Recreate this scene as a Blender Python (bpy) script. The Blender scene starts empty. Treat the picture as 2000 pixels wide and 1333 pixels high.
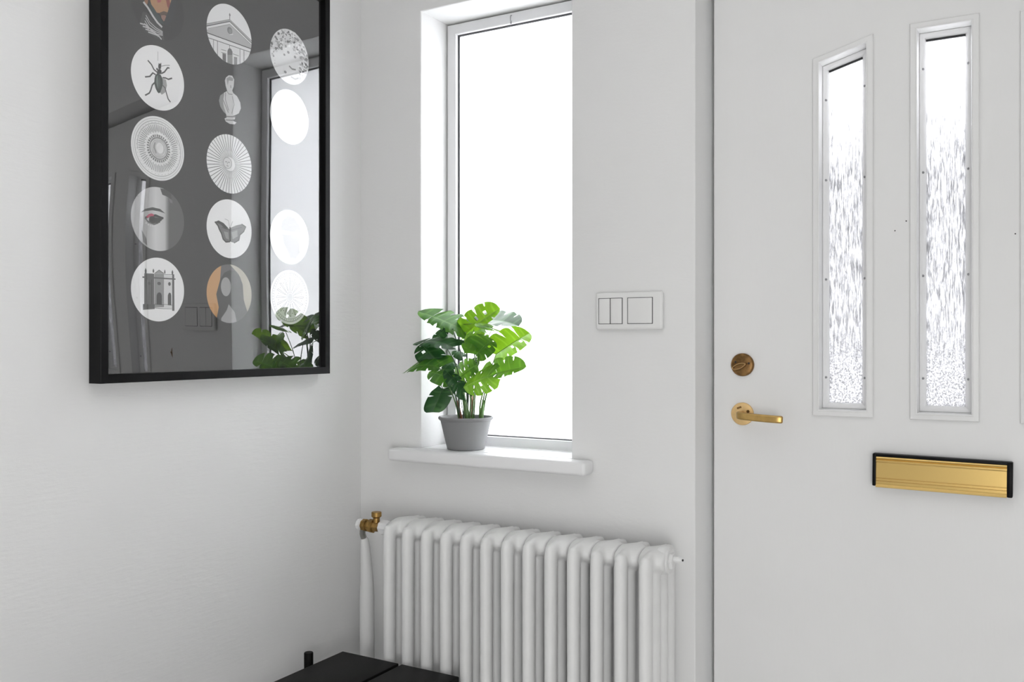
import bpy, bmesh, math, random
from mathutils import Vector, Matrix
random.seed(7)
PI = math.pi
sc = bpy.context.scene
C = sc.collection

# ---------------------------------------------------------------- camera
CAM = Vector((1.6203, -1.9711, 1.22))
YAW = math.radians(30.114)
cd = bpy.data.cameras.new('camera'); cam = bpy.data.objects.new('camera', cd); C.objects.link(cam)
cd.sensor_width = 36.0; cd.lens = 36.0 * 1800 / 2000; cd.clip_start = 0.01
cam.location = CAM; cam.rotation_euler = (PI/2, 0, YAW)
sc.camera = cam
# ---------------------------------------------------------------- world, lights, exposure
w = bpy.data.worlds.new('overcast_sky'); sc.world = w; w.use_nodes = True
nt = w.node_tree; bg = nt.nodes['Background']
tc = nt.nodes.new('ShaderNodeTexCoord'); sx = nt.nodes.new('ShaderNodeSeparateXYZ'); cr = nt.nodes.new('ShaderNodeValToRGB')
nt.links.new(tc.outputs['Generated'], sx.inputs[0]); nt.links.new(sx.outputs['Z'], cr.inputs[0])
cr.color_ramp.elements[0].position = 0.0; cr.color_ramp.elements[0].color = (0.90, 0.91, 0.93, 1)
cr.color_ramp.elements[1].position = 0.6; cr.color_ramp.elements[1].color = (0.97, 0.98, 1.0, 1)
nt.links.new(cr.outputs[0], bg.inputs[0]); bg.inputs[1].default_value = 18.0
def area(name, loc, target, sx_, sy_, power, col=(1, 1, 1)):
    l = bpy.data.lights.new(name, 'AREA'); l.shape = 'RECTANGLE'; l.size = sx_; l.size_y = sy_; l.energy = power; l.color = col
    o = bpy.data.objects.new(name, l); C.objects.link(o); o.location = loc
    o.rotation_euler = (Vector(target) - Vector(loc)).to_track_quat('-Z', 'Y').to_euler(); return o
area('overhead_fill_light', (1.25, -1.5, 2.46), (1.25, -1.5, 0), 1.6, 1.9, 6, (1.0, 0.995, 0.985))  # added overhead fill standing in for ceiling bounce, no visible lamp
area('side_fill_light', (2.6, -2.95, 0.75), (0.2, -0.3, 0.60), 2.0, 1.4, 49, (1.0, 1.0, 1.0))  # added low fill from the right that lifts the lower walls, no opening there
vs = sc.view_settings; vs.view_transform = 'Standard'; vs.look = 'None'; vs.gamma = 1.0; vs.use_curve_mapping = False
vs.exposure = 0.0

# ---------------------------------------------------------------- helpers
RX = Vector((math.cos(YAW), math.sin(YAW), 0)); FW = Vector((-math.sin(YAW), math.cos(YAW), 0))
def at(px, py, y):
    """the world point on the vertical plane at depth y that a measured picture position corresponds to"""
    d = FW + RX * ((px - 1000) / 1800) + Vector((0, 0, (666.5 - py) / 1800))
    return CAM + d * ((y - CAM.y) / d.y)
def new_mesh(name, bm, mats, parent=None, smooth=None, recalc=True):
    if recalc: bmesh.ops.recalc_face_normals(bm, faces=bm.faces)
    me = bpy.data.meshes.new(name); bm.to_mesh(me); bm.free()
    for m in (mats if isinstance(mats, (list, tuple)) else [mats]): me.materials.append(m)
    if smooth is not None:
        me.polygons.foreach_set('use_smooth', [True] * len(me.polygons)); me.set_sharp_from_angle(angle=math.radians(smooth))
    return link(name, me, parent)
def link(name, me, parent=None):
    o = bpy.data.objects.new(name, me); C.objects.link(o)
    if parent: o.parent = parent; o.matrix_parent_inverse = parent_inv(parent)
    return o
def parent_inv(p):
    # every part is modelled in world coordinates, so its parent's own offset is cancelled
    return Matrix.Translation(-p.location) if p.parent is None else Matrix.Identity(4)
def empty(name, loc=(0, 0, 0)):
    o = bpy.data.objects.new(name, None); C.objects.link(o); o.location = loc; o.empty_display_size = 0.05; return o
def tag(o, label=None, cat=None, group=None, kind=None):
    if label: o['label'] = label
    if cat: o['category'] = cat
    if group: o['group'] = group
    if kind: o['kind'] = kind
    return o
def box(bm, x0, x1, y0, y1, z0, z1, bev=0.0, seg=2, M=None):
    r = bmesh.ops.create_cube(bm, size=1.0); vs_ = r['verts']
    for v in vs_: v.co = Vector(((x0+x1)/2 + v.co.x*(x1-x0), (y0+y1)/2 + v.co.y*(y1-y0), (z0+z1)/2 + v.co.z*(z1-z0)))
    if bev > 0:
        es = {e for v in vs_ for e in v.link_edges}
        r2 = bmesh.ops.bevel(bm, geom=list(es), offset=bev, segments=seg, profile=0.5, affect='EDGES'); vs_ = r2['verts'] or vs_
        vs_ = list({v for f in r2['faces'] for v in f.verts} | {v for v in vs_ if v.is_valid})
    if M is not None:
        bmesh.ops.transform(bm, matrix=M, verts=[v for v in vs_ if v.is_valid])
def cyl(bm, p0, p1, r0, r1=None, n=24, caps=True):
    tube(bm, [Vector(p0), Vector(p1)], [r0, r0 if r1 is None else r1], n, caps)
def tube(bm, pts, rads, n=12, caps=True, sy=1.0, up=None):
    pts = [Vector(p) for p in pts]; rings = []
    t0 = (pts[1] - pts[0]).normalized()
    ref = Vector(up) if up else (Vector((0, 0, 1)) if abs(t0.z) < 0.9 else Vector((1, 0, 0)))
    a = ref - t0 * ref.dot(t0); a.normalize()
    for i, p in enumerate(pts):
        t = (pts[min(i+1, len(pts)-1)] - pts[max(i-1, 0)]).normalized()
        a = (a - t * a.dot(t)).normalized(); b = t.cross(a)
        r = rads[i] if isinstance(rads, (list, tuple)) else rads
        rings.append([bm.verts.new(p + a * (r * math.cos(2*PI*k/n)) + b * (r * sy * math.sin(2*PI*k/n))) for k in range(n)])
    for A, B in zip(rings, rings[1:]):
        for k in range(n): bm.faces.new((A[k], A[(k+1) % n], B[(k+1) % n], B[k]))
    if caps: bm.faces.new(rings[0][::-1]); bm.faces.new(rings[-1])
def smooth_path(pts, k=6):
    pts = [Vector(p) for p in pts]; out = []
    for i in range(len(pts) - 1):
        p0 = pts[max(i-1, 0)]; p1 = pts[i]; p2 = pts[i+1]; p3 = pts[min(i+2, len(pts)-1)]
        for j in range(k):
            t = j / k
            out.append(0.5 * ((2*p1) + (p2-p0)*t + (2*p0-5*p1+4*p2-p3)*t*t + (3*p1-p0-3*p2+p3)*t**3))
    return out + [pts[-1]]
def lathe(bm, prof, centre, n=48, axis='z'):
    """prof: list of (radius, height along axis)"""
    c = Vector(centre); rings = []
    for r, h in prof:
        ring = []
        for k in range(n):
            a = 2*PI*k/n; u, v_ = r*math.cos(a), r*math.sin(a)
            ring.append(bm.verts.new(c + (Vector((u, v_, h)) if axis == 'z' else Vector((u, h, v_)) if axis == 'y' else Vector((h, u, v_)))))
        rings.append(ring)
    for A, B in zip(rings, rings[1:]):
        for k in range(n): bm.faces.new((A[k], A[(k+1) % n], B[(k+1) % n], B[k]))
    if prof[0][0] > 0: bm.faces.new(rings[0][::-1])
    bm.faces.new(rings[-1])
def inset_poly(poly, d):
    """poly: anticlockwise (x,z) points; d > 0 moves inwards"""
    n = len(poly); out = []
    for i in range(n):
        p0, p1, p2 = Vector(poly[i-1]), Vector(poly[i]), Vector(poly[(i+1) % n])
        e1 = (p1-p0).normalized(); e2 = (p2-p1).normalized()
        n1 = Vector((-e1.y, e1.x)); n2 = Vector((-e2.y, e2.x))
        k = d / (1 + n1.dot(n2)); out.append(p1 + (n1 + n2) * k)
    return out
def ring_loft(bm, poly, prof, closed=False):
    """mitred frame: prof = [(inset, y)] swept round an (x,z) polygon"""
    rings = [[bm.verts.new((p.x, y, p.y)) for p in inset_poly(poly, d)] for d, y in prof]
    n = len(poly)
    pairs = list(zip(rings, rings[1:])) + ([(rings[-1], rings[0])] if closed else [])
    for A, B in pairs:
        for k in range(n): bm.faces.new((A[k], A[(k+1) % n], B[(k+1) % n], B[k]))
def grid_wall(bm, xs, zs, holes, y0, y1):
    """solid wall with rectangular openings, no inner seams"""
    def inhole(cx, cz): return any(a < cx < b and c < cz < d for a, b, c, d in holes)
    V = {}
    def vt(x, y, z):
        k = (round(x, 5), round(y, 5), round(z, 5))
        if k not in V: V[k] = bm.verts.new((x, y, z))
        return V[k]
    cell = {}
    for i in range(len(xs)-1):
        for j in range(len(zs)-1): cell[i, j] = not inhole((xs[i]+xs[i+1])/2, (zs[j]+zs[j+1])/2)
    for (i, j), s in cell.items():
        if not s: continue
        a, b, c, d = xs[i], xs[i+1], zs[j], zs[j+1]
        bm.faces.new((vt(a, y0, c), vt(b, y0, c), vt(b, y0, d), vt(a, y0, d)))
        bm.faces.new((vt(a, y1, d), vt(b, y1, d), vt(b, y1, c), vt(a, y1, c)))
        if not cell.get((i-1, j), False): bm.faces.new((vt(a, y0, c), vt(a, y0, d), vt(a, y1, d), vt(a, y1, c)))
        if not cell.get((i+1, j), False): bm.faces.new((vt(b, y0, d), vt(b, y0, c), vt(b, y1, c), vt(b, y1, d)))
        if not cell.get((i, j-1), False): bm.faces.new((vt(b, y0, c), vt(a, y0, c), vt(a, y1, c), vt(b, y1, c)))
        if not cell.get((i, j+1), False): bm.faces.new((vt(a, y0, d), vt(b, y0, d), vt(b, y1, d), vt(a, y1, d)))

# ---------------------------------------------------------------- materials
def mat(name, col, rough=0.5, metal=0.0, spec=0.5, bump=None, var=0.0, vscale=6.0, vstretch=(1, 1, 1), coat=0.0):
    """bump = list of (scale, stretch, strength, distance)"""
    m = bpy.data.materials.new(name); m.use_nodes = True; nt = m.node_tree; b = nt.nodes['Principled BSDF']
    b.inputs['Base Color'].default_value = (*col, 1); b.inputs['Roughness'].default_value = rough
    b.inputs['Metallic'].default_value = metal; b.inputs['Specular IOR Level'].default_value = spec
    b.inputs['Coat Weight'].default_value = coat
    tc = nt.nodes.new('ShaderNodeTexCoord')
    def noise(scale, stretch, detail=4):
        mp = nt.nodes.new('ShaderNodeMapping'); mp.inputs['Scale'].default_value = stretch
        nt.links.new(tc.outputs['Object'], mp.inputs[0])
        n = nt.nodes.new('ShaderNodeTexNoise'); n.inputs['Scale'].default_value = scale; n.inputs['Detail'].default_value = detail
        nt.links.new(mp.outputs[0], n.inputs['Vector']); return n
    if var > 0:
        n = noise(vscale, vstretch, 5); r = nt.nodes.new('ShaderNodeValToRGB'); nt.links.new(n.outputs['Fac'], r.inputs[0])
        r.color_ramp.elements[0].position = 0.3; r.color_ramp.elements[1].position = 0.7
        r.color_ramp.elements[0].color = (*[c*(1-var) for c in col], 1); r.color_ramp.elements[1].color = (*[min(1, c*(1+var)) for c in col], 1)
        nt.links.new(r.outputs[0], b.inputs['Base Color'])
    last = None
    for (s, st, strength, dist) in (bump or []):
        n = noise(s, st); bp = nt.nodes.new('ShaderNodeBump'); bp.inputs['Strength'].default_value = strength; bp.inputs['Distance'].default_value = dist
        nt.links.new(n.outputs['Fac'], bp.inputs['Height'])
        if last: nt.links.new(last.outputs[0], bp.inputs['Normal'])
        last = bp
    if last: nt.links.new(last.outputs[0], b.inputs['Normal'])
    return m
M = {}
WALL = (0.80, 0.80, 0.795)
M['wall'] = mat('matt_white_wall_paint', WALL, 0.75, spec=0.25, bump=[(9, (1, 1, 1), 0.35, 0.004), (60, (1, 0.6, 2.2), 0.3, 0.0012), (420, (1, 1, 1), 0.2, 0.0004)], var=0.012, vscale=3)
M['wall_side'] = mat('brushed_white_wall_paint', WALL, 0.75, spec=0.25, bump=[(9, (1, 1, 1), 0.35, 0.004), (24, (1, 0.8, 4.5), 0.28, 0.0018), (90, (1, 0.5, 2.2), 0.3, 0.0010), (420, (1, 1, 1), 0.2, 0.0004)], var=0.012, vscale=3)
M['ceiling'] = mat('ceiling_paint', (0.82, 0.82, 0.82), 0.8, spec=0.2)
M['floor'] = mat('pale_grey_floor_tiles', (0.78, 0.77, 0.76), 0.45, var=0.1, vscale=12)
M['gloss_white'] = mat('white_gloss_paint', (0.84, 0.84, 0.845), 0.32, spec=0.4, bump=[(14, (1, 1, 1), 0.25, 0.002)])
M['door'] = mat('white_door_paint', (0.80, 0.80, 0.795), 0.38, spec=0.4, bump=[(5, (1, 1, 0.5), 0.4, 0.004), (55, (2.5, 1, 0.5), 0.22, 0.0012)], var=0.012, vscale=4)
M['reveal'] = mat('painted_window_reveal', (0.74, 0.74, 0.745), 0.45, spec=0.3, bump=[(10, (1, 1, 1), 0.25, 0.002)])
M['plastic'] = mat('white_switch_plastic', (0.80, 0.80, 0.79), 0.35, spec=0.45)
M['groove'] = mat('dark_switch_recess', (0.10, 0.10, 0.10), 0.7)
M['iron'] = mat('thick_white_radiator_paint', (0.79, 0.79, 0.785), 0.42, spec=0.4, bump=[(45, (1, 1, 0.35), 0.35, 0.0022), (260, (1, 1, 0.6), 0.25, 0.0006)], var=0.02, vscale=25)
M['pipe'] = mat('white_pipe_paint', (0.77, 0.77, 0.765), 0.45, spec=0.4, bump=[(30, (1, 1, 0.3), 0.3, 0.002)])
M['black'] = mat('black_frame_lacquer', (0.003, 0.003, 0.0035), 0.42, spec=0.15)
M['bench'] = mat('black_stained_wood', (0.0045, 0.0043, 0.004), 0.5, spec=0.12, bump=[(30, (12, 1, 12), 0.12, 0.001)], var=0.25, vscale=18, vstretch=(8, 0.6, 8))
M['bronze'] = mat('tarnished_bronze', (0.22, 0.125, 0.05), 0.38, 1.0, bump=[(180, (1, 1, 1), 0.3, 0.0006)], var=0.4, vscale=90)
M['bronze_light'] = mat('worn_bronze_edge', (0.48, 0.30, 0.13), 0.3, 1.0)
M['brass'] = mat('satin_brass', (0.52, 0.34, 0.12), 0.30, 1.0, var=0.12, vscale=60)
M['brass_plate'] = mat('pale_brass_rose', (0.80, 0.56, 0.27), 0.42, 1.0, var=0.06, vscale=80)
M['gold'] = mat('brushed_gold_plate', (0.70, 0.49, 0.18), 0.26, 1.0, bump=[(40, (0.4, 1, 14), 0.05, 0.0005)])
M['old_brass'] = mat('old_valve_brass', (0.34, 0.21, 0.07), 0.42, 1.0, var=0.4, vscale=70)
M['steel'] = mat('grey_nickel_nut', (0.42, 0.41, 0.38), 0.4, 1.0)
M['rubber'] = mat('black_seal', (0.012, 0.012, 0.014), 0.6)
M['screw'] = mat('grey_stud', (0.30, 0.30, 0.31), 0.5)
M['pot'] = mat('matt_grey_pot', (0.235, 0.235, 0.24), 0.7, spec=0.2, bump=[(20, (1, 1, 8), 0.15, 0.001)])
M['soil'] = mat('dark_soil', (0.03, 0.035, 0.03), 0.9, bump=[(120, (1, 1, 1), 0.8, 0.004)])
M['stem'] = mat('green_stem', (0.075, 0.16, 0.035), 0.4, var=0.25, vscale=60)
M['stem_dark'] = mat('dark_green_stem', (0.03, 0.06, 0.03), 0.4)
M['brown'] = mat('brown_stem_sheath', (0.22, 0.085, 0.035), 0.5, var=0.3, vscale=80)
M['snow'] = mat('grey_ground_outside', (0.30, 0.30, 0.30), 0.9, var=0.5, vscale=2.5)

def leaf_mat(name, top, light, trans, mix):
    m = bpy.data.materials.new(name); m.use_nodes = True; nt = m.node_tree; b = nt.nodes['Principled BSDF']; out = nt.nodes['Material Output']
    at_ = nt.nodes.new('ShaderNodeAttribute'); at_.attribute_name = 'vein'
    mx = nt.nodes.new('ShaderNodeMix'); mx.data_type = 'RGBA'
    n = nt.nodes.new('ShaderNodeTexNoise'); n.inputs['Scale'].default_value = 45; n.inputs['Detail'].default_value = 4
    tcn = nt.nodes.new('ShaderNodeTexCoord'); nt.links.new(tcn.outputs['Object'], n.inputs['Vector'])
    base = nt.nodes.new('ShaderNodeMix'); base.data_type = 'RGBA'
    base.inputs['A'].default_value = (*[c*0.65 for c in top], 1); base.inputs['B'].default_value = (*[c*1.35 for c in top], 1)
    nt.links.new(n.outputs['Fac'], base.inputs['Factor'])
    nt.links.new(base.outputs['Result'], mx.inputs['A']); mx.inputs['B'].default_value = (*light, 1); nt.links.new(at_.outputs['Fac'], mx.inputs['Factor'])
    nt.links.new(mx.outputs['Result'], b.inputs['Base Color']); b.inputs['Roughness'].default_value = 0.33; b.inputs['Specular IOR Level'].default_value = 0.22 if mix < 0.2 else 0.4
    tr = nt.nodes.new('ShaderNodeBsdfTranslucent')
    t2 = nt.nodes.new('ShaderNodeMix'); t2.data_type = 'RGBA'; t2.inputs['A'].default_value = (*[c*0.75 for c in trans], 1); t2.inputs['B'].default_value = (*[min(1, c*1.25) for c in trans], 1)
    nt.links.new(n.outputs['Fac'], t2.inputs['Factor']); nt.links.new(t2.outputs['Result'], tr.inputs['Color'])
    ms = nt.nodes.new('ShaderNodeMixShader'); ms.inputs[0].default_value = mix
    nt.links.new(b.outputs[0], ms.inputs[1]); nt.links.new(tr.outputs[0], ms.inputs[2]); nt.links.new(ms.outputs[0], out.inputs['Surface'])
    return m
M['leaf'] = leaf_mat('green_leaf', (0.028, 0.115, 0.018), (0.12, 0.28, 0.06), (0.13, 0.30, 0.015), 0.25)
M['leaf_dark'] = leaf_mat('dark_green_leaf', (0.012, 0.055, 0.016), (0.06, 0.15, 0.05), (0.03, 0.10, 0.012), 0.15)
M['leaf_lime'] = leaf_mat('lime_green_leaf', (0.055, 0.19, 0.015), (0.2, 0.38, 0.08), (0.20, 0.38, 0.012), 0.36)

def pane_mat():
    m = bpy.data.materials.new('frosted_window_film'); m.use_nodes = True; nt = m.node_tree; nt.nodes.remove(nt.nodes['Principled BSDF']); out = nt.nodes['Material Output']
    t = nt.nodes.new('ShaderNodeBsdfTranslucent'); t.inputs[0].default_value = (0.97, 0.975, 0.985, 1)
    g = nt.nodes.new('ShaderNodeBsdfGlossy'); g.inputs['Roughness'].default_value = 0.12
    f = nt.nodes.new('ShaderNodeFresnel'); f.inputs[0].default_value = 1.4
    mx = nt.nodes.new('ShaderNodeMixShader'); nt.links.new(f.outputs[0], mx.inputs[0]); nt.links.new(t.outputs[0], mx.inputs[1]); nt.links.new(g.outputs[0], mx.inputs[2])
    nt.links.new(mx.outputs[0], out.inputs['Surface']); return m
M['pane'] = pane_mat()
def ripple_mat():
    """cast glass with vertical runs above and a pebbled lower part"""
    m = bpy.data.materials.new('rippled_cast_glass'); m.use_nodes = True; nt = m.node_tree; nt.nodes.remove(nt.nodes['Principled BSDF']); out = nt.nodes['Material Output']
    L = nt.links.new
    tc = nt.nodes.new('ShaderNodeTexCoord')
    def nz(scale, st, detail, rough=0.6):
        mp = nt.nodes.new('ShaderNodeMapping'); mp.inputs['Scale'].default_value = st; L(tc.outputs['Object'], mp.inputs[0])
        n = nt.nodes.new('ShaderNodeTexNoise'); n.inputs['Scale'].default_value = scale; n.inputs['Detail'].default_value = detail; n.inputs['Roughness'].default_value = rough; n.inputs['Distortion'].default_value = 0.4
        L(mp.outputs[0], n.inputs['Vector']); return n.outputs['Fac']
    runs = nz(330, (1, 1, 0.10), 5, 0.7); peb = nz(330, (1, 1, 0.8), 4, 0.7)
    sx = nt.nodes.new('ShaderNodeSeparateXYZ'); L(tc.outputs['Object'], sx.inputs[0])
    mr = nt.nodes.new('ShaderNodeMapRange'); mr.inputs['From Min'].default_value = 1.14; mr.inputs['From Max'].default_value = 1.26; L(sx.outputs['Z'], mr.inputs['Value'])
    mx = nt.nodes.new('ShaderNodeMix'); mx.data_type = 'FLOAT'; L(mr.outputs[0], mx.inputs['Factor']); L(peb, mx.inputs['A']); L(runs, mx.inputs['B'])
    bp = nt.nodes.new('ShaderNodeBump'); bp.inputs['Strength'].default_value = 1.0; bp.inputs['Distance'].default_value = 0.004; L(mx.outputs['Result'], bp.inputs['Height'])
    cr = nt.nodes.new('ShaderNodeValToRGB'); 
    m3 = nt.nodes.new('ShaderNodeMapRange'); m3.inputs['From Min'].default_value = 1.58; m3.inputs['From Max'].default_value = 1.80; m3.inputs['To Max'].default_value = 0.13; L(sx.outputs['Z'], m3.inputs['Value'])
    ad = nt.nodes.new('ShaderNodeMath'); ad.operation = 'ADD'; L(mx.outputs['Result'], ad.inputs[0]); L(m3.outputs[0], ad.inputs[1]); L(ad.outputs[0], cr.inputs[0])
    cr.color_ramp.elements[0].position = 0.30; cr.color_ramp.elements[0].color = (0.085, 0.085, 0.087, 1)
    cr.color_ramp.elements[1].position = 0.62; cr.color_ramp.elements[1].color = (0.6, 0.6, 0.61, 1)
    e = cr.color_ramp.elements.new(0.43); e.color = (0.155, 0.155, 0.158, 1)
    e = cr.color_ramp.elements.new(0.50); e.color = (0.26, 0.26, 0.265, 1)
    t = nt.nodes.new('ShaderNodeBsdfTranslucent'); L(cr.outputs[0], t.inputs[0])
    r = nt.nodes.new('ShaderNodeBsdfRefraction'); r.inputs['IOR'].default_value = 1.25; r.inputs['Roughness'].default_value = 0.05; r.inputs['Color'].default_value = (0.9, 0.9, 0.91, 1); L(bp.outputs[0], r.inputs['Normal'])
    ms = nt.nodes.new('ShaderNodeMixShader'); ms.inputs[0].default_value = 0.025; L(t.outputs[0], ms.inputs[1]); L(r.outputs[0], ms.inputs[2])
    g = nt.nodes.new('ShaderNodeBsdfGlossy'); g.inputs['Roughness'].default_value = 0.1; L(bp.outputs[0], g.inputs['Normal'])
    m2 = nt.nodes.new('ShaderNodeMixShader'); m2.inputs[0].default_value = 0.06; L(ms.outputs[0], m2.inputs[1]); L(g.outputs[0], m2.inputs[2])
    L(m2.outputs[0], out.inputs['Surface']); return m
M['ripple'] = ripple_mat()
def glazing_mat():
    m = bpy.data.materials.new('picture_glass'); m.use_nodes = True; nt = m.node_tree; nt.nodes.remove(nt.nodes['Principled BSDF']); out = nt.nodes['Material Output']
    L = nt.links.new
    t = nt.nodes.new('ShaderNodeBsdfTransparent'); g = nt.nodes.new('ShaderNodeBsdfGlossy'); g.inputs['Roughness'].default_value = 0.0
    lw_ = nt.nodes.new('ShaderNodeLayerWeight'); pw = nt.nodes.new('ShaderNodeMath'); pw.operation = 'POWER'; pw.inputs[1].default_value = 5.0; L(lw_.outputs['Facing'], pw.inputs[0])
    f = nt.nodes.new('ShaderNodeMath'); f.operation = 'MULTIPLY_ADD'; f.inputs[1].default_value = 0.8; f.inputs[2].default_value = 0.215; L(pw.outputs[0], f.inputs[0])
    mx = nt.nodes.new('ShaderNodeMixShader'); L(f.outputs[0], mx.inputs[0]); L(t.outputs[0], mx.inputs[1]); L(g.outputs[0], mx.inputs[2]); L(mx.outputs[0], out.inputs['Surface'])
    # shading normal turned slightly to place the reflections; the sheet itself does not lean
    ge = nt.nodes.new('ShaderNodeNewGeometry'); va = nt.nodes.new('ShaderNodeVectorMath'); va.operation = 'ADD'; va.inputs[1].default_value = (0, -0.041, 0)
    vn = nt.nodes.new('ShaderNodeVectorMath'); vn.operation = 'NORMALIZE'; L(ge.outputs['Normal'], va.inputs[0]); L(va.outputs[0], vn.inputs[0]); L(vn.outputs[0], g.inputs['Normal'])
    return m
M['glazing'] = glazing_mat()
def print_mat():
    m = bpy.data.materials.new('printed_paper'); m.use_nodes = True; nt = m.node_tree; b = nt.nodes['Principled BSDF']
    a = nt.nodes.new('ShaderNodeAttribute'); a.attribute_name = 'ink'; nt.links.new(a.outputs['Color'], b.inputs['Base Color'])
    b.inputs['Roughness'].default_value = 0.8; b.inputs['Specular IOR Level'].default_value = 0.1; return m
M['print'] = print_mat()

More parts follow.
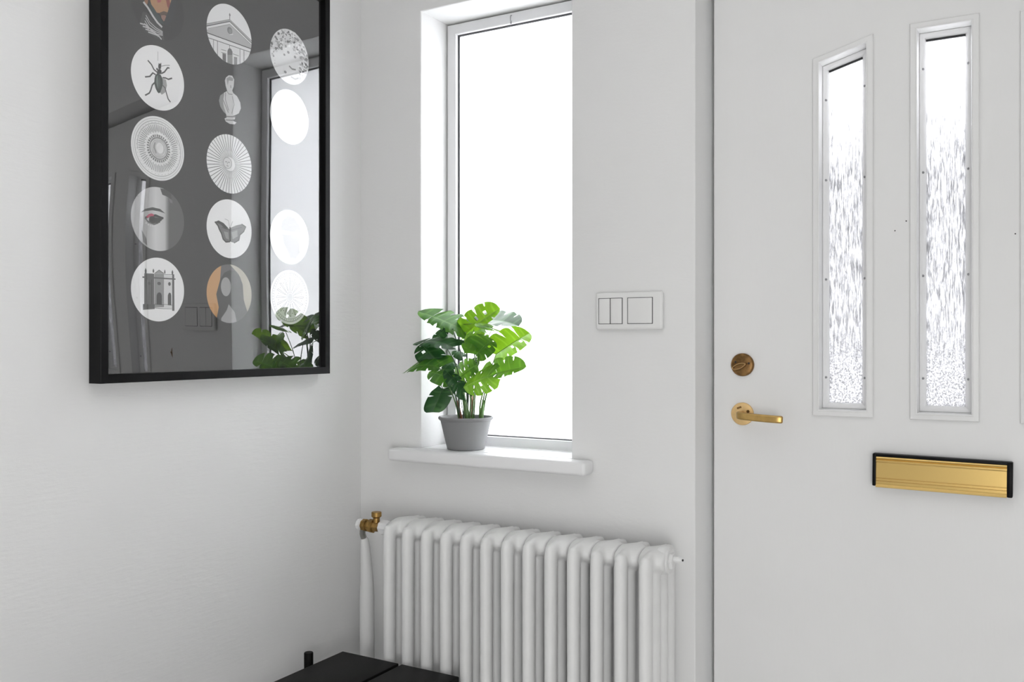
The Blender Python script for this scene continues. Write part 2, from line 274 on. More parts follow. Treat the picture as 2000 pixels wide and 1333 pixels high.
# flat print artwork, in disc radii (u, v) from each disc's centre
ART = {'beetle':[['P',165,[[0.168,0.028],[0.29,0.023],[0.328,-0.154],[0.26,-0.39],[0.128,-0.489],[0.066,-0.437]]],['L',195,0.02,[[-0.015,0.823],[-0.015,0.538]]],['L',70,0.045,[[-0.383,0.449],[-0.254,0.357],[-0.165,0.229],[-0.065,0.18]]],['L',70,0.045,[[0.117,0.175],[0.229,0.246],[0.352,0.413],[0.415,0.42]]],['L',70,0.045,[[-0.105,0.085],[-0.205,0.111],[-0.314,-0.025],[-0.481,-0.083]]],['L',70,0.045,[[0.168,0.052],[0.28,0.071],[0.383,0.055],[0.517,0.123]]],['L',70,0.045,[[-0.135,-0.174],[-0.224,-0.27],[-0.284,-0.452],[-0.334,-0.547],[-0.481,-0.647]]],['L',95,0.04,[[0.168,-0.193],[0.25,-0.241],[0.311,-0.413],[0.373,-0.569],[0.456,-0.644]]],['L',150,0.02,[[0.117,0.402],[0.271,0.468],[0.435,0.511]]],['P',[52,62,58],[[-0.114,0.058],[-0.035,0.145],[0.087,0.126],[0.158,0.025],[0.171,-0.141],[0.131,-0.286],[0.066,-0.437],[0.017,-0.473],[-0.035,-0.443],[-0.105,-0.342],[-0.15,-0.202],[-0.144,-0.05]]],['P',[112,126,118],[[-0.071,0.035],[-0.015,0.083],[0.006,-0.097],[0.002,-0.35],[-0.035,-0.291],[-0.09,-0.138]]],['P',[88,100,94],[[0.03,0.061],[0.066,0.019],[0.077,-0.165],[0.042,-0.341],[0.023,-0.177]]],['P',45,[[-0.065,0.154],[-0.015,0.268],[0.066,0.306],[0.128,0.253],[0.096,0.145],[-0.035,0.129]]],['P',40,[[0.006,0.289],[-0.005,0.372],[0.017,0.477],[0.056,0.452],[0.107,0.511],[0.111,0.401],[0.096,0.314]]],['E',90,[-0.045,0.268],[0.036,0.04]]],'temple':[['P',232,[[-0.949,0.072],[0.002,0.508],[1.05,0.021],[1.05,-0.941],[-1.074,-1.481],[-1.074,0.018]]],['P',188,[[-0.97,-0.116],[0.002,0.338],[1.003,-0.08],[1.05,-0.215],[-1.074,-0.229]]],['L',165,0.05,[[-1.074,0.015],[0.002,0.495],[1.096,0.003]]],['L',60,0.03,[[-1.074,-0.044],[0.002,0.444],[1.096,-0.062]]],['L',235,0.03,[[0.002,0.38],[1.096,-0.123]]],['L',150,0.02,[[-0.928,-0.078],[0.002,0.343],[1.003,-0.089]]],['L',60,0.03,[[-1.074,-0.229],[1.05,-0.224]]],['L',235,0.05,[[-0.97,-0.305],[1.05,-0.293]]],['L',90,0.022,[[-0.97,-0.38],[1.05,-0.35]]],['L',130,0.025,[[-0.705,-0.388],[-0.705,-0.771]]],['L',120,0.025,[[-0.534,-0.382],[-0.534,-0.875]]],['P',235,[[-0.674,-0.405],[-0.555,-0.395],[-0.555,-0.814],[-0.674,-0.729]]],['L',130,0.025,[[0.462,-0.376],[0.462,-0.919]]],['P',238,[[0.484,-0.379],[0.598,-0.373],[0.598,-0.883],[0.484,-0.913]]],['L',160,0.04,[[0.644,-0.37],[0.644,-0.785]]],['E',128,[0.002,0.131],[0.115,0.122]],['E',150,[0.02,0.114],[0.066,0.081]],['L',235,0.02,[[0.002,-0.002],[0.146,0.041]]],['P',105,[[-0.317,-0.725],[-0.164,-0.717],[-0.164,-1.014],[-0.317,-0.935]]],['P',110,[[-0.102,-0.726],[-0.102,-0.591],[-0.054,-0.501],[0.002,-0.463],[0.068,-0.484],[0.123,-0.562],[0.123,-0.665]]],['P',150,[[-0.102,-0.726],[0.123,-0.665],[0.123,-1.006],[-0.102,-1.048]]],['P',135,[[0.191,-0.716],[0.332,-0.695],[0.332,-0.952],[0.191,-0.989]]],['L',130,0.02,[[-0.371,-0.614],[-0.153,-0.605]]],['L',130,0.02,[[-0.371,-0.714],[-0.153,-0.698]]],['L',130,0.02,[[0.146,-0.626],[0.405,-0.624]]],['L',110,0.02,[[-0.006,-0.368],[-0.006,-0.462]]],['L',90,0.025,[[0.002,0.72],[0.002,0.508]]],['E',110,[0.002,0.662],[0.03,0.045]]],'eye':[['P',[92,92,92],[[0.319,1.082],[0.487,0.795],[0.529,0.348],[0.487,-0.213],[0.382,-1.02],[1.177,-0.954],[1.177,1.207]]],['P',70,[[0.069,0.977],[0.319,0.962],[0.487,0.864],[0.508,0.658],[0.361,0.742],[0.152,0.783]]],['P',120,[[0.403,0.714],[0.529,0.661],[0.55,0.56],[0.445,0.581]]],['P',110,[[-0.617,-0.398],[-0.438,-0.649],[-0.409,-0.865],[-0.556,-0.762]]],['P',70,[[-0.644,0.13],[-0.498,0.255],[-0.217,0.345],[0.069,0.326],[0.269,0.205],[0.029,0.246],[-0.217,0.249],[-0.457,0.199]]],['P',105,[[-0.517,-0.034],[-0.337,0.089],[-0.095,0.142],[0.202,0.059],[0.05,-0.123],[-0.155,-0.207],[-0.37,-0.162]]],['P',200,[[-0.438,-0.034],[-0.337,0.011],[-0.317,-0.095],[-0.385,-0.089]]],['E',42,[-0.208,-0.049],[0.139,0.108]],['E',15,[-0.217,-0.049],[0.065,0.051]],['L',40,0.06,[[-0.477,-0.011],[-0.337,0.065],[-0.095,0.102],[0.185,0.047]]],['P',[188,70,100],[[-0.45,0.019],[-0.358,0.114],[-0.248,0.151],[-0.155,0.121],[-0.176,0.074],[-0.298,0.05],[-0.397,-0.01]]],['P',50,[[-0.095,0.032],[0.173,0.056],[0.05,-0.095],[-0.095,-0.156]]],['E',225,[-0.45,-0.171],[0.024,0.019]],['E',225,[-0.37,-0.216],[0.024,0.021]],['E',225,[-0.289,-0.241],[0.024,0.02]],['E',225,[-0.208,-0.246],[0.025,0.021]],['E',225,[-0.126,-0.226],[0.024,0.021]],['E',225,[-0.045,-0.19],[0.024,0.021]],['E',225,[0.029,-0.138],[0.024,0.021]],['E',225,[0.095,-0.076],[0.024,0.021]]],'palace':[['P',95,[[-0.517,0.48],[-0.155,0.489],[-0.155,-0.475],[-0.517,-0.487]]],['L',60,0.03,[[-0.498,0.406],[-0.498,-0.471]]],['L',130,0.03,[[-0.397,0.277],[-0.397,-0.466]]],['L',60,0.03,[[-0.248,0.286],[-0.248,-0.462]]],['E',70,[-0.337,0.179],[0.056,0.048]],['P',150,[[-0.147,0.489],[0.215,0.511],[0.215,-0.549],[-0.147,-0.561]]],['P',120,[[-0.159,0.495],[0.029,0.627],[0.236,0.52]]],['P',165,[[-0.095,0.513],[0.029,0.595],[0.161,0.529]]],['P',228,[[0.22,0.468],[0.529,0.487],[0.529,-0.574],[0.22,-0.583]]],['L',120,0.015,[[0.22,0.484],[0.529,0.504]]],['L',130,0.015,[[0.22,-0.453],[0.529,-0.469]]],['L',130,0.015,[[0.22,-0.589],[0.615,-0.592]]],['P',88,[[0.529,0.511],[0.606,0.516],[0.615,-0.648],[0.529,-0.65]]],['P',80,[[-0.568,-0.472],[-0.135,-0.465],[-0.135,-0.611],[-0.568,-0.648]]],['P',92,[[-0.585,0.38],[0.657,0.386],[0.657,0.344],[-0.585,0.334]]],['L',90,0.02,[[-0.135,-0.457],[0.215,-0.474]]],['L',120,0.02,[[-0.135,-0.577],[0.215,-0.591]]],['P',55,[[-0.066,-0.472],[-0.066,-0.182],[-0.021,-0.105],[0.038,-0.081],[0.099,-0.107],[0.132,-0.18],[0.132,-0.477]]],['P',60,[[0.361,-0.475],[0.361,-0.164],[0.394,-0.093],[0.432,-0.074],[0.475,-0.096],[0.492,-0.165],[0.492,-0.478]]],['E',80,[0.029,0.192],[0.07,0.052]],['E',80,[0.424,0.2],[0.051,0.06]],['P',85,[[-0.498,0.48],[-0.505,0.567],[-0.469,0.651],[-0.433,0.571],[-0.442,0.484]]],['P',100,[[-0.208,0.519],[-0.217,0.586],[-0.183,0.647],[-0.152,0.591],[-0.159,0.522]]],['P',100,[[0.22,0.513],[0.22,0.588],[0.244,0.651],[0.269,0.591],[0.269,0.516]]],['P',90,[[0.513,0.502],[0.504,0.579],[0.538,0.657],[0.571,0.583],[0.564,0.507]]]],'bust':[['P',215,[[-0.167,0.698],[-0.044,0.804],[0.113,0.829],[0.202,0.721],[0.179,0.477],[0.113,0.324],[0.156,0.249],[0.337,0.171],[0.472,-0.004],[0.504,-0.204],[0.405,-0.398],[0.224,-0.505],[0.135,-0.541],[0.247,-0.584],[0.224,-0.641],[0.09,-0.679],[0.179,-0.712],[0.305,-0.727],[0.224,-0.811],[0.002,-0.84],[-0.176,-0.792],[-0.227,-0.702],[-0.131,-0.647],[-0.153,-0.55],[-0.284,-0.477],[-0.415,-0.338],[-0.471,-0.148],[-0.415,0.032],[-0.241,0.168],[-0.11,0.255],[-0.183,0.423],[-0.211,0.586]]],['P',150,[[-0.241,0.168],[-0.415,0.032],[-0.471,-0.148],[-0.415,-0.338],[-0.284,-0.477],[-0.153,-0.55],[-0.263,-0.303],[-0.307,-0.044]]],['P',215,[[-0.044,0.593],[0.135,0.602],[0.156,0.437],[0.068,0.332],[-0.035,0.375]]],['P',160,[[-0.14,0.671],[0.002,0.774],[0.156,0.744],[0.135,0.653],[-0.044,0.628],[-0.087,0.447]]],['L',140,0.035,[[-0.263,0.142],[-0.298,-0.076],[-0.167,-0.282],[-0.065,-0.464]]],['L',140,0.03,[[-0.183,0.18],[-0.192,-0.052],[-0.044,-0.392]]],['L',150,0.03,[[-0.11,0.238],[-0.044,0.169],[0.113,0.189]]],['L',150,0.025,[[0.113,0.12],[0.202,-0.133],[0.09,-0.464]]],['L',130,0.04,[[-0.153,-0.617],[0.247,-0.551]]],['L',140,0.04,[[-0.167,-0.739],[0.156,-0.689]]],['L',130,0.03,[[0.045,0.479],[0.054,0.396]]],['L',215,0.05,[[-0.065,0.114],[0.002,-0.246]]]],'butterfly':[['P',120,[[-0.639,0.168],[-0.489,0.234],[-0.263,0.166],[-0.035,-0.002],[0.024,-0.013],[0.002,-0.423],[-0.167,-0.467],[-0.298,-0.368],[-0.371,-0.172],[-0.459,-0.064],[-0.523,0.064]]],['P',125,[[0.024,-0.013],[0.045,0.04],[0.292,0.151],[0.541,0.22],[0.725,0.147],[0.633,-0.026],[0.45,-0.168],[0.405,-0.351],[0.202,-0.462],[0.002,-0.423]]],['P',70,[[-0.639,0.168],[-0.489,0.234],[-0.263,0.166],[-0.065,0.011],[-0.22,-0.022],[-0.394,0.111]]],['L',70,0.05,[[-0.639,0.168],[-0.514,0.058],[-0.45,-0.07],[-0.362,-0.189],[-0.289,-0.374],[-0.167,-0.459],[0.002,-0.431]]],['L',95,0.04,[[0.202,-0.456],[0.414,-0.344],[0.459,-0.16],[0.633,-0.026],[0.725,0.147],[0.541,0.217]]],['P',160,[[-0.263,-0.111],[-0.065,-0.124],[-0.044,-0.36],[-0.167,-0.338]]],['P',165,[[0.081,-0.109],[0.337,-0.014],[0.359,-0.219],[0.135,-0.342]]],['L',60,0.05,[[0.011,0.053],[0.024,-0.422]]],['L',150,0.012,[[0.002,0.052],[-0.065,0.282],[-0.22,0.315]]],['L',150,0.012,[[0.027,0.055],[0.135,0.271]]],['L',80,0.02,[[0.002,-0.05],[-0.35,0.014]]],['L',90,0.02,[[0.036,-0.046],[0.541,0.111]]]],'veil':[['P',[205,160,110],[[-1.032,0.928],[-0.371,0.974],[-0.436,0.299],[-0.588,-0.044],[-0.48,-0.475],[-0.565,-0.845],[-1.032,-0.856]]],['P',[190,185,170],[[0.002,1.002],[1.096,1.081],[1.096,-0.809],[0.77,-0.609],[0.633,-0.162],[0.586,0.353],[0.405,0.687]]],['P',78,[[-0.558,-0.812],[-0.48,-0.475],[-0.588,-0.044],[-0.415,0.468],[-0.241,0.698],[0.002,0.805],[0.269,0.782],[0.472,0.588],[0.586,0.25],[0.633,-0.197],[0.808,-0.608],[0.633,-0.82],[0.359,-1.032],[-0.436,-1.044]]],['E',172,[-0.167,0.229],[0.221,0.322]],['P',165,[[-0.371,-0.841],[-0.131,-0.565],[-0.044,-0.359],[0.224,-0.623],[0.337,-1.032],[-0.371,-1.044]]]],'arch':[['P',150,[[-0.463,0.234],[-0.398,0.526],[-0.131,0.771],[0.208,0.739],[0.481,0.527],[0.55,0.219],[0.003,0.211]]],['P',150,[[-0.398,0.074],[0.55,0.073],[0.481,-0.201],[0.51,-0.538],[0.31,-0.772],[0.038,-0.769],[-0.131,-0.495],[-0.298,-0.271]]],['L',185,0.02,[[-0.398,0.074],[0.55,0.073],[0.481,-0.201],[0.51,-0.538],[0.31,-0.772],[0.038,-0.769],[-0.131,-0.495],[-0.298,-0.271],[-0.398,0.074]]]],'sitter':[['P',[178,136,98],[[-0.328,0.728],[0.498,1.006],[0.556,0.538],[0.498,0.397],[0.409,0.065],[0.349,-0.051],[0.116,-0.147],[-0.057,-0.177],[-0.143,-0.084],[-0.257,0.012],[-0.343,0.247]]],['P',[150,100,70],[[-0.469,0.325],[-0.37,0.356],[-0.385,0.044],[-0.427,-0.077],[-0.511,0.003]]],['P',[70,45,40],[[-0.257,0.346],[-0.029,0.468],[0.087,0.435],[-0.029,0.373]]],['P',[70,45,40],[[0.232,0.493],[0.409,0.586],[0.498,0.543],[0.335,0.49]]],['P',[170,80,90],[[-0.057,0.256],[0.116,0.311],[0.087,0.192],[-0.029,0.144]]],['P',[140,62,52],[[0.29,0.331],[0.409,0.392],[0.468,0.266],[0.394,0.072],[0.335,0.162]]],['P',[45,62,62],[[-0.343,0.057],[-0.257,0.012],[-0.143,-0.084],[-0.057,-0.188],[0.057,-0.25],[0.116,-0.352],[0.232,-0.462],[-0.029,-0.444],[-0.2,-0.304],[-0.314,-0.149]]],['P',[88,62,42],[[0.057,-0.141],[0.203,-0.048],[0.379,-0.042],[0.409,-0.119],[0.232,-0.147],[0.057,-0.226]]],['P',[150,112,98],[[0.101,-0.212],[0.232,-0.159],[0.335,-0.177],[0.305,-0.259],[0.203,-0.374],[0.116,-0.292]]],['P',[30,34,40],[[0.349,-0.051],[0.498,0.397],[0.556,0.66],[0.737,0.474],[0.556,-0.195],[0.335,-0.505],[0.203,-0.423]]],['L',205,0.07,[[-0.538,-0.006],[-0.385,-0.123],[-0.2,-0.328],[-0.029,-0.48],[0.131,-0.565]]],['P',60,[[-0.567,-0.298],[-0.427,-0.29],[-0.2,-0.424],[0.116,-0.594],[0.188,-0.789],[0.232,-0.97],[-0.086,-0.988],[-0.511,-0.896],[-0.692,-0.713]]],['L',190,0.03,[[-0.454,-0.382],[-0.314,-0.553],[-0.086,-0.659],[0.159,-0.71]]],['L',190,0.03,[[-0.469,-0.469],[-0.323,-0.639],[-0.086,-0.722],[0.159,-0.747]]],['L',190,0.03,[[-0.496,-0.561],[-0.34,-0.728],[-0.086,-0.785],[0.159,-0.786]]],['L',190,0.03,[[-0.511,-0.648],[-0.347,-0.814],[-0.086,-0.848],[0.159,-0.824]]],['L',200,0.04,[[-0.663,-0.693],[-0.454,-0.678],[-0.229,-0.791]]],['L',200,0.04,[[-0.567,-0.753],[-0.299,-0.746],[-0.114,-0.847]]],['L',200,0.04,[[-0.469,-0.814],[-0.143,-0.814],[0.0,-0.904]]],['L',200,0.04,[[-0.37,-0.874],[0.015,-0.881],[0.116,-0.961]]],['E',40,[0.453,-0.457],[0.021,0.026]],['E',110,[0.453,-0.457],[0.009,0.012]]]}
BGINK = 44

# ================================================================ the room
XR, YB, ZC = 2.75, -4.15, 2.5
WX0, WX1, WZ0, WZ1 = 0.2007, 0.6407, 0.908, 2.0855          # window opening
DX0, DX1, DZ1 = 0.9468, 1.9365, 2.06                        # door opening
bm = bmesh.new()
grid_wall(bm, [0, WX0, WX1, DX0, DX1, XR], [0, WZ0, DZ1, WZ1, ZC], [(WX0, WX1, WZ0, WZ1), (DX0, DX1, -1, DZ1)], 0, 0.24)
bmesh.ops.recalc_face_normals(bm, faces=bm.faces)
ed = []
for e in bm.edges:
    a, b = e.verts[0].co, e.verts[1].co
    if abs(a.y) > 1e-5 or abs(b.y) > 1e-5: continue
    for (p, q, r_, s_) in ((WX0, WX1, WZ0, WZ1), (DX0, DX1, 0, DZ1)):
        vert = abs(a.x-b.x) < 1e-5 and (abs(a.x-p) < 1e-4 or abs(a.x-q) < 1e-4) and min(a.z, b.z) > r_-1e-4 and max(a.z, b.z) < s_+1e-4
        hor = abs(a.z-b.z) < 1e-5 and abs(a.z-s_) < 1e-4 and min(a.x, b.x) > p-1e-4 and max(a.x, b.x) < q+1e-4
        if vert or hor: ed.append(e); break
bmesh.ops.bevel(bm, geom=ed, offset=0.004, segments=3, profile=0.5, affect='EDGES')
tag(new_mesh('wall_front', bm, M['wall'], smooth=30), kind='structure')
def slab(name, m, *a, **k):
    bm = bmesh.new(); box(bm, *a); o = new_mesh(name, bm, m); o['kind'] = 'structure'; return o
slab('wall_left', M['wall_side'], -0.15, 0, YB, 0.24, 0, ZC)
slab('wall_right', M['wall'], XR, XR+0.15, YB, 0.24, 0, ZC)
slab('wall_back', M['wall'], -0.15, XR+0.15, YB-0.15, YB, 0, ZC)
slab('ceiling', M['ceiling'], -0.15, XR+0.15, YB-0.15, 0.24, ZC, ZC+0.15)
fl = slab('floor', M['floor'], -0.15, XR+0.15, YB-0.15, 0.24, -0.1, 0)
slab('baseboard_left', M['gloss_white'], 0, 0.014, YB, -0.0, 0, 0.10)
slab('baseboard_front', M['gloss_white'], 0.014, DX0, -0.014, 0, 0, 0.10)
tag(slab('ground', M['snow'], -6, 9, 0.3, 14, -0.25, -0.15))

# ---------------------------------------------------------------- window
win = empty('window_1', (0.42, 0.117, 0.95)); win['kind'] = 'structure'
WP = [(WX0+0.0005, 0.935), (WX1-0.0005, 0.935), (WX1-0.0005, WZ1-0.0005), (WX0+0.0005, WZ1-0.0005)]
bm = bmesh.new()
ring_loft(bm, WP, [(0.0, 0.160), (0.0, 0.132), (0.0040, 0.132), (0.0040, 0.1185), (0.0052, 0.117), (0.030, 0.117), (0.0315, 0.1185), (0.0315, 0.145), (0.0315, 0.160)], closed=True)
new_mesh('window_frame', bm, M['reveal'], win, smooth=30)
bm = bmesh.new()
ring_loft(bm, WP, [(0.0316, 0.1275), (0.0335, 0.1275), (0.0350, 0.1330), (0.0316, 0.1345)], closed=True)
tag(new_mesh('glazing_seal', bm, M['rubber'], win), 'thin black seal round the pane')
bm = bmesh.new(); box(bm, WX0+0.0318, WX1-0.0318, 0.1348, 0.1408, 0.9667, WZ1-0.0322)
tag(new_mesh('pane', bm, M['pane'], win), 'frosted white pane')
bm = bmesh.new(); hx = at(999, 40, 0.115)
tube(bm, smooth_path([(hx.x, 0.1165, hx.z+0.013), (hx.x, 0.110, hx.z+0.010), (hx.x, 0.110, hx.z-0.006), (hx.x+0.003, 0.108, hx.z-0.011), (hx.x+0.006, 0.107, hx.z-0.004)]), 0.0014, 8)
new_mesh('curtain_hook', bm, M['screw'], win, smooth=60)
bm = bmesh.new()
box(bm, WX0+0.001, WX1-0.001, -0.002, 0.1165, 0.910, 0.940)
box(bm, 0.130, 0.700, -0.052, -0.0002, 0.907, 0.940, bev=0.008, seg=3)
tag(new_mesh('window_sill', bm, M['gloss_white'], win, smooth=35), 'thick white sill with rounded ends')

# ---------------------------------------------------------------- door
YD = 0.08
door = empty('door_1', (1.44, YD, 0.0)); door['kind'] = 'structure'
XL, XRD = 0.9655, 1.9180
P = [  # the three glazed openings, anticlockwise seen from the room: bottom left, bottom right, top right, top left
    [(1.1835, 1.0590), (1.3065, 1.0590), (1.3065, 1.8635), (1.1835, 1.8290)],
    [(1.3775, 1.0590), (1.5050, 1.0590), (1.5050, 1.8715), (1.3775, 1.8715)],
    [(1.5760, 1.0590), (1.6990, 1.0590), (1.6990, 1.8290), (1.5760, 1.8635)]]
def prism(bm, poly, y0, y1):
    A = [bm.verts.new((x, y0, z)) for x, z in poly]; B = [bm.verts.new((x, y1, z)) for x, z in poly]; n = len(poly)
    bm.faces.new(A); bm.faces.new(B[::-1])
    for k in range(n): bm.faces.new((A[k], B[k], B[(k+1) % n], A[(k+1) % n]))
bm = bmesh.new(); z0, z1 = 0.012, 2.046
Q = [[tuple(v) for v in inset_poly(p, 0.0135)] for p in P]
xs = [XL] + [x for q in Q for x in (q[0][0], q[1][0])] + [XRD]
for i in range(0, len(xs), 2): prism(bm, [(xs[i], z0), (xs[i+1], z0), (xs[i+1], z1), (xs[i], z1)], YD, YD+0.05)
for q in Q:
    prism(bm, [(q[0][0], z0), (q[1][0], z0), q[1], q[0]], YD, YD+0.05)
    prism(bm, [q[3], q[2], (q[2][0], z1), (q[3][0], z1)], YD, YD+0.05)
new_mesh('door_leaf', bm, M['door'], door)
bm = bmesh.new()   # rounded front edge of the leaf on the lock side
tube(bm, [(XL+0.001, YD+0.004, z0), (XL+0.001, YD+0.004, z1)], 0.004, 12)
new_mesh('edge_bead', bm, M['door'], door, smooth=60)
zst = [(1.7443, 1.5701, 1.3540, 1.1410), (1.783, 1.5690, 1.3550, 1.1425), (1.7443, 1.5701, 1.3540, 1.1410)]
for k, p in enumerate(P):
    bm = bmesh.new()
    ring_loft(bm, p, [(0.0, YD+0.002), (0.0, YD-0.0045), (0.0015, YD-0.006), (0.0095, YD-0.007), (0.0115, YD-0.0085), (0.0135, YD-0.0075), (0.0145, YD-0.003), (0.0145, YD+0.03), (0.0135, YD+0.03)], closed=True)
    mo = new_mesh('glazing_moulding', bm, M['door'], door, smooth=35)
    bm = bmesh.new()
    ring_loft(bm, p, [(0.0147, YD+0.040), (0.0147, YD+0.0240), (0.0165, YD+0.0225), (0.0185, YD+0.0230), (0.0268, YD+0.0315), (0.0275, YD+0.0335), (0.0275, YD+0.040)], closed=True)
    bead = new_mesh('glass_stop', bm, M['gloss_white'], door, smooth=35)
    for z in zst[k]:
        for x in (p[0][0]+0.0215, p[1][0]-0.0215):
            dz = 0.02 if (k == 0 and z > 1.7 and x > 1.24) or (k == 2 and z > 1.7 and x < 1.63) else 0
            bm = bmesh.new(); lathe(bm, [(0.0026, YD+0.0285), (0.0026, YD+0.0250), (0.0018, YD+0.0240)], (x, 0, z+dz), 12, 'y')
            new_mesh('stud', bm, M['screw'], bead, smooth=40)
    g = inset_poly(p, 0.0270); bm = bmesh.new(); prism(bm, [tuple(v) for v in g], YD+0.0345, YD+0.0385)
    tag(new_mesh('glass_pane', bm, M['ripple'], door), 'rippled cast glass')
    bm = bmesh.new(); t0, t1 = g[3], g[2]; d = (t1-t0).normalized(); nn = Vector((d.y, -d.x))
    prism(bm, [tuple(t0+nn*0.0040), tuple(t1+nn*0.0040), tuple(t1), tuple(t0)], YD+0.0300, YD+0.0344)
    new_mesh('glazing_gasket', bm, M['rubber'], door)
for nm, px, py in (('nail_hole', 1748, 451), ('nail_hole', 1983, 457), ('nail_hole', 1770, 432)):
    h = at(px, py, YD); bm = bmesh.new(); lathe(bm, [(0.0014, -0.0004), (0.0012, 0.0006)], (h.x, YD, h.z), 8, 'y'); new_mesh(nm, bm, M['rubber'], door)
# frame the door shuts into
bm = bmesh.new()
prism(bm, [(DX0+0.0005, 0), (DX0+0.0165, 0), (DX0+0.0165, DZ1-0.014), (DX0+0.0005, DZ1-0.014)], 0.125, 0.17)
prism(bm, [(DX1-0.0165, 0), (DX1-0.0005, 0), (DX1-0.0005, DZ1-0.014), (DX1-0.0165, DZ1-0.014)], 0.125, 0.17)
prism(bm, [(DX0+0.0005, DZ1-0.0138), (DX1-0.0005, DZ1-0.0138), (DX1-0.0005, DZ1-0.0005), (DX0+0.0005, DZ1-0.0005)], 0.125, 0.17)
bmesh.ops.recalc_face_normals(bm, faces=bm.faces)
bmesh.ops.bevel(bm, geom=[e for e in bm.edges if abs(e.verts[0].co.y-0.125) < 1e-4 and abs(e.verts[1].co.y-0.125) < 1e-4], offset=0.003, segments=2, affect='EDGES')
tag(new_mesh('trim_1', bm, M['door'], None, smooth=35), kind='structure')

# thumb turn, handle and letter plate on the door
lk = at(1449.5, 713, YD-0.006); R_ = 0.0258
bm = bmesh.new(); lathe(bm, [(R_, YD-0.0002), (R_, YD-0.0055), (R_-0.0012, YD-0.0072), (R_-0.003, YD-0.0068), (R_-0.004, YD-0.0072), (0.010, YD-0.0085), (0.0001, YD-0.0085)], (lk.x, 0, lk.z), 56, 'y')
lock = tag(new_mesh('lock_rose', bm, M['bronze'], door, smooth=40), 'tarnished bronze lock rose')
def vesica(n, a, b, tilt, c, y):
    out = []
    for k in range(n):
        t = 2*PI*k/n; x = a*math.cos(t); z = b*math.sin(t)*(1-0.35*abs(math.cos(t))**2)
        out.append(Vector((c.x + x*math.cos(tilt) - z*math.sin(tilt), y, c.z + x*math.sin(tilt) + z*math.cos(tilt))))
    return out
bm = bmesh.new(); tc_ = Vector((lk.x-0.004, 0, lk.z-0.003)); tl = math.radians(20)
o1 = [bm.verts.new(v) for v in vesica(40, 0.0175, 0.0068, tl, tc_, YD-0.009)]
o2 = [bm.verts.new(v) for v in vesica(40, 0.0170, 0.0064, tl, tc_, YD-0.0195)]
i2 = [bm.verts.new(v) for v in vesica(40, 0.0140, 0.0044, tl, tc_, YD-0.0195)]
i3 = [bm.verts.new(v) for v in vesica(40, 0.0125, 0.0036, tl, tc_, YD-0.0165)]
for A, B in ((o1, o2), (o2, i2), (i2, i3)):
    for k in range(40): bm.faces.new((A[k], A[(k+1) % 40], B[(k+1) % 40], B[k])).material_index = 1 if A is o2 else 0
bm.faces.new(i3); bm.faces.new(o1[::-1])
new_mesh('thumb_turn', bm, [M['bronze'], M['bronze_light']], lock, smooth=35)
for sx_, sz_ in ((-0.0145, 0.006), (0.0155, 0.0035)):
    bm = bmesh.new(); lathe(bm, [(0.0024, YD-0.0070), (0.0022, YD-0.0088), (0.0008, YD-0.0088)], (lk.x+sx_, 0, lk.z+sz_), 14, 'y'); new_mesh('screw', bm, M['rubber'], lock)
hd = at(1449.5, 809, YD-0.004)
bm = bmesh.new(); lathe(bm, [(0.0255, YD-0.0002), (0.0255, YD-0.0030), (0.0245, YD-0.0045), (0.0225, YD-0.0050), (0.0001, YD-0.0056)], (hd.x, 0, hd.z), 56, 'y')
rose = tag(new_mesh('handle_rose', bm, M['brass_plate'], door, smooth=40), 'round pale brass rose')
bm = bmesh.new(); a0 = at(1436, 812, 0.034); a0.z = hd.z - 0.004
path = smooth_path([(hd.x, YD-0.005, hd.z-0.001), (hd.x, YD-0.022, hd.z-0.001), (hd.x+0.002, YD-0.037, hd.z-0.0012), (hd.x+0.014, YD-0.0455, hd.z-0.0018), (hd.x+0.036, YD-0.048, hd.z-0.0030), (hd.x+0.064, YD-0.048, hd.z-0.0045), (hd.x+0.088, YD-0.047, hd.z-0.0055), (hd.x+0.0995, YD-0.0435, hd.z-0.0060)], 6)
# flat lever: rounded rectangle section, tall and thin
def sweep_rect(bm, path, hh, tt, r=0.35, n=5):
    sec = []
    for cx, cz, a0_ in ((1, 1, 0), (-1, 1, 90), (-1, -1, 180), (1, -1, 270)):
        for k in range(n+1):
            a = math.radians(a0_ + 90*k/n); rr = r*tt
            sec.append((cx*(tt-rr) + rr*math.cos(a), cz*(hh-rr) + rr*math.sin(a)))
    rings = []; up = Vector((0, 0, 1))
    for i, p in enumerate(path):
        t = (path[min(i+1, len(path)-1)] - path[max(i-1, 0)]).normalized(); s_ = t.cross(up).normalized(); u_ = s_.cross(t)
        f = 1.0 if i < len(path)-3 else (0.97, 0.90, 0.72)[i-(len(path)-3)]
        rings.append([bm.verts.new(p + s_*a*f + u_*b*(0.9+0.1*min(1, i/8))*f) for a, b in sec])
    m = len(sec)
    for A, B in zip(rings, rings[1:]):
        for k in range(m): bm.faces.new((A[k], A[(k+1) % m], B[(k+1) % m], B[k]))
    bm.faces.new(rings[0][::-1]); bm.faces.new(rings[-1])
sweep_rect(bm, path, 0.0082, 0.0052, r=0.7)
new_mesh('lever', bm, M['brass'], rose, smooth=50)
bm = bmesh.new(); lathe(bm, [(0.0036, YD-0.0045), (0.0034, YD-0.0064), (0.0015, YD-0.0064)], (hd.x+0.0135, 0, hd.z+0.006), 16, 'y'); tag(new_mesh('screw', bm, M['bronze'], rose), 'dark screw beside the lever')
bm = bmesh.new(); box(bm, -0.0052, 0.0052, YD-0.0062, YD-0.0048, -0.0020, 0.0020, bev=0.0006, M=Matrix.Translation((hd.x-0.0065, 0, hd.z+0.014)) @ Matrix.Rotation(math.radians(-22), 4, 'Y')); new_mesh('rose_slot', bm, M['bronze'], rose)

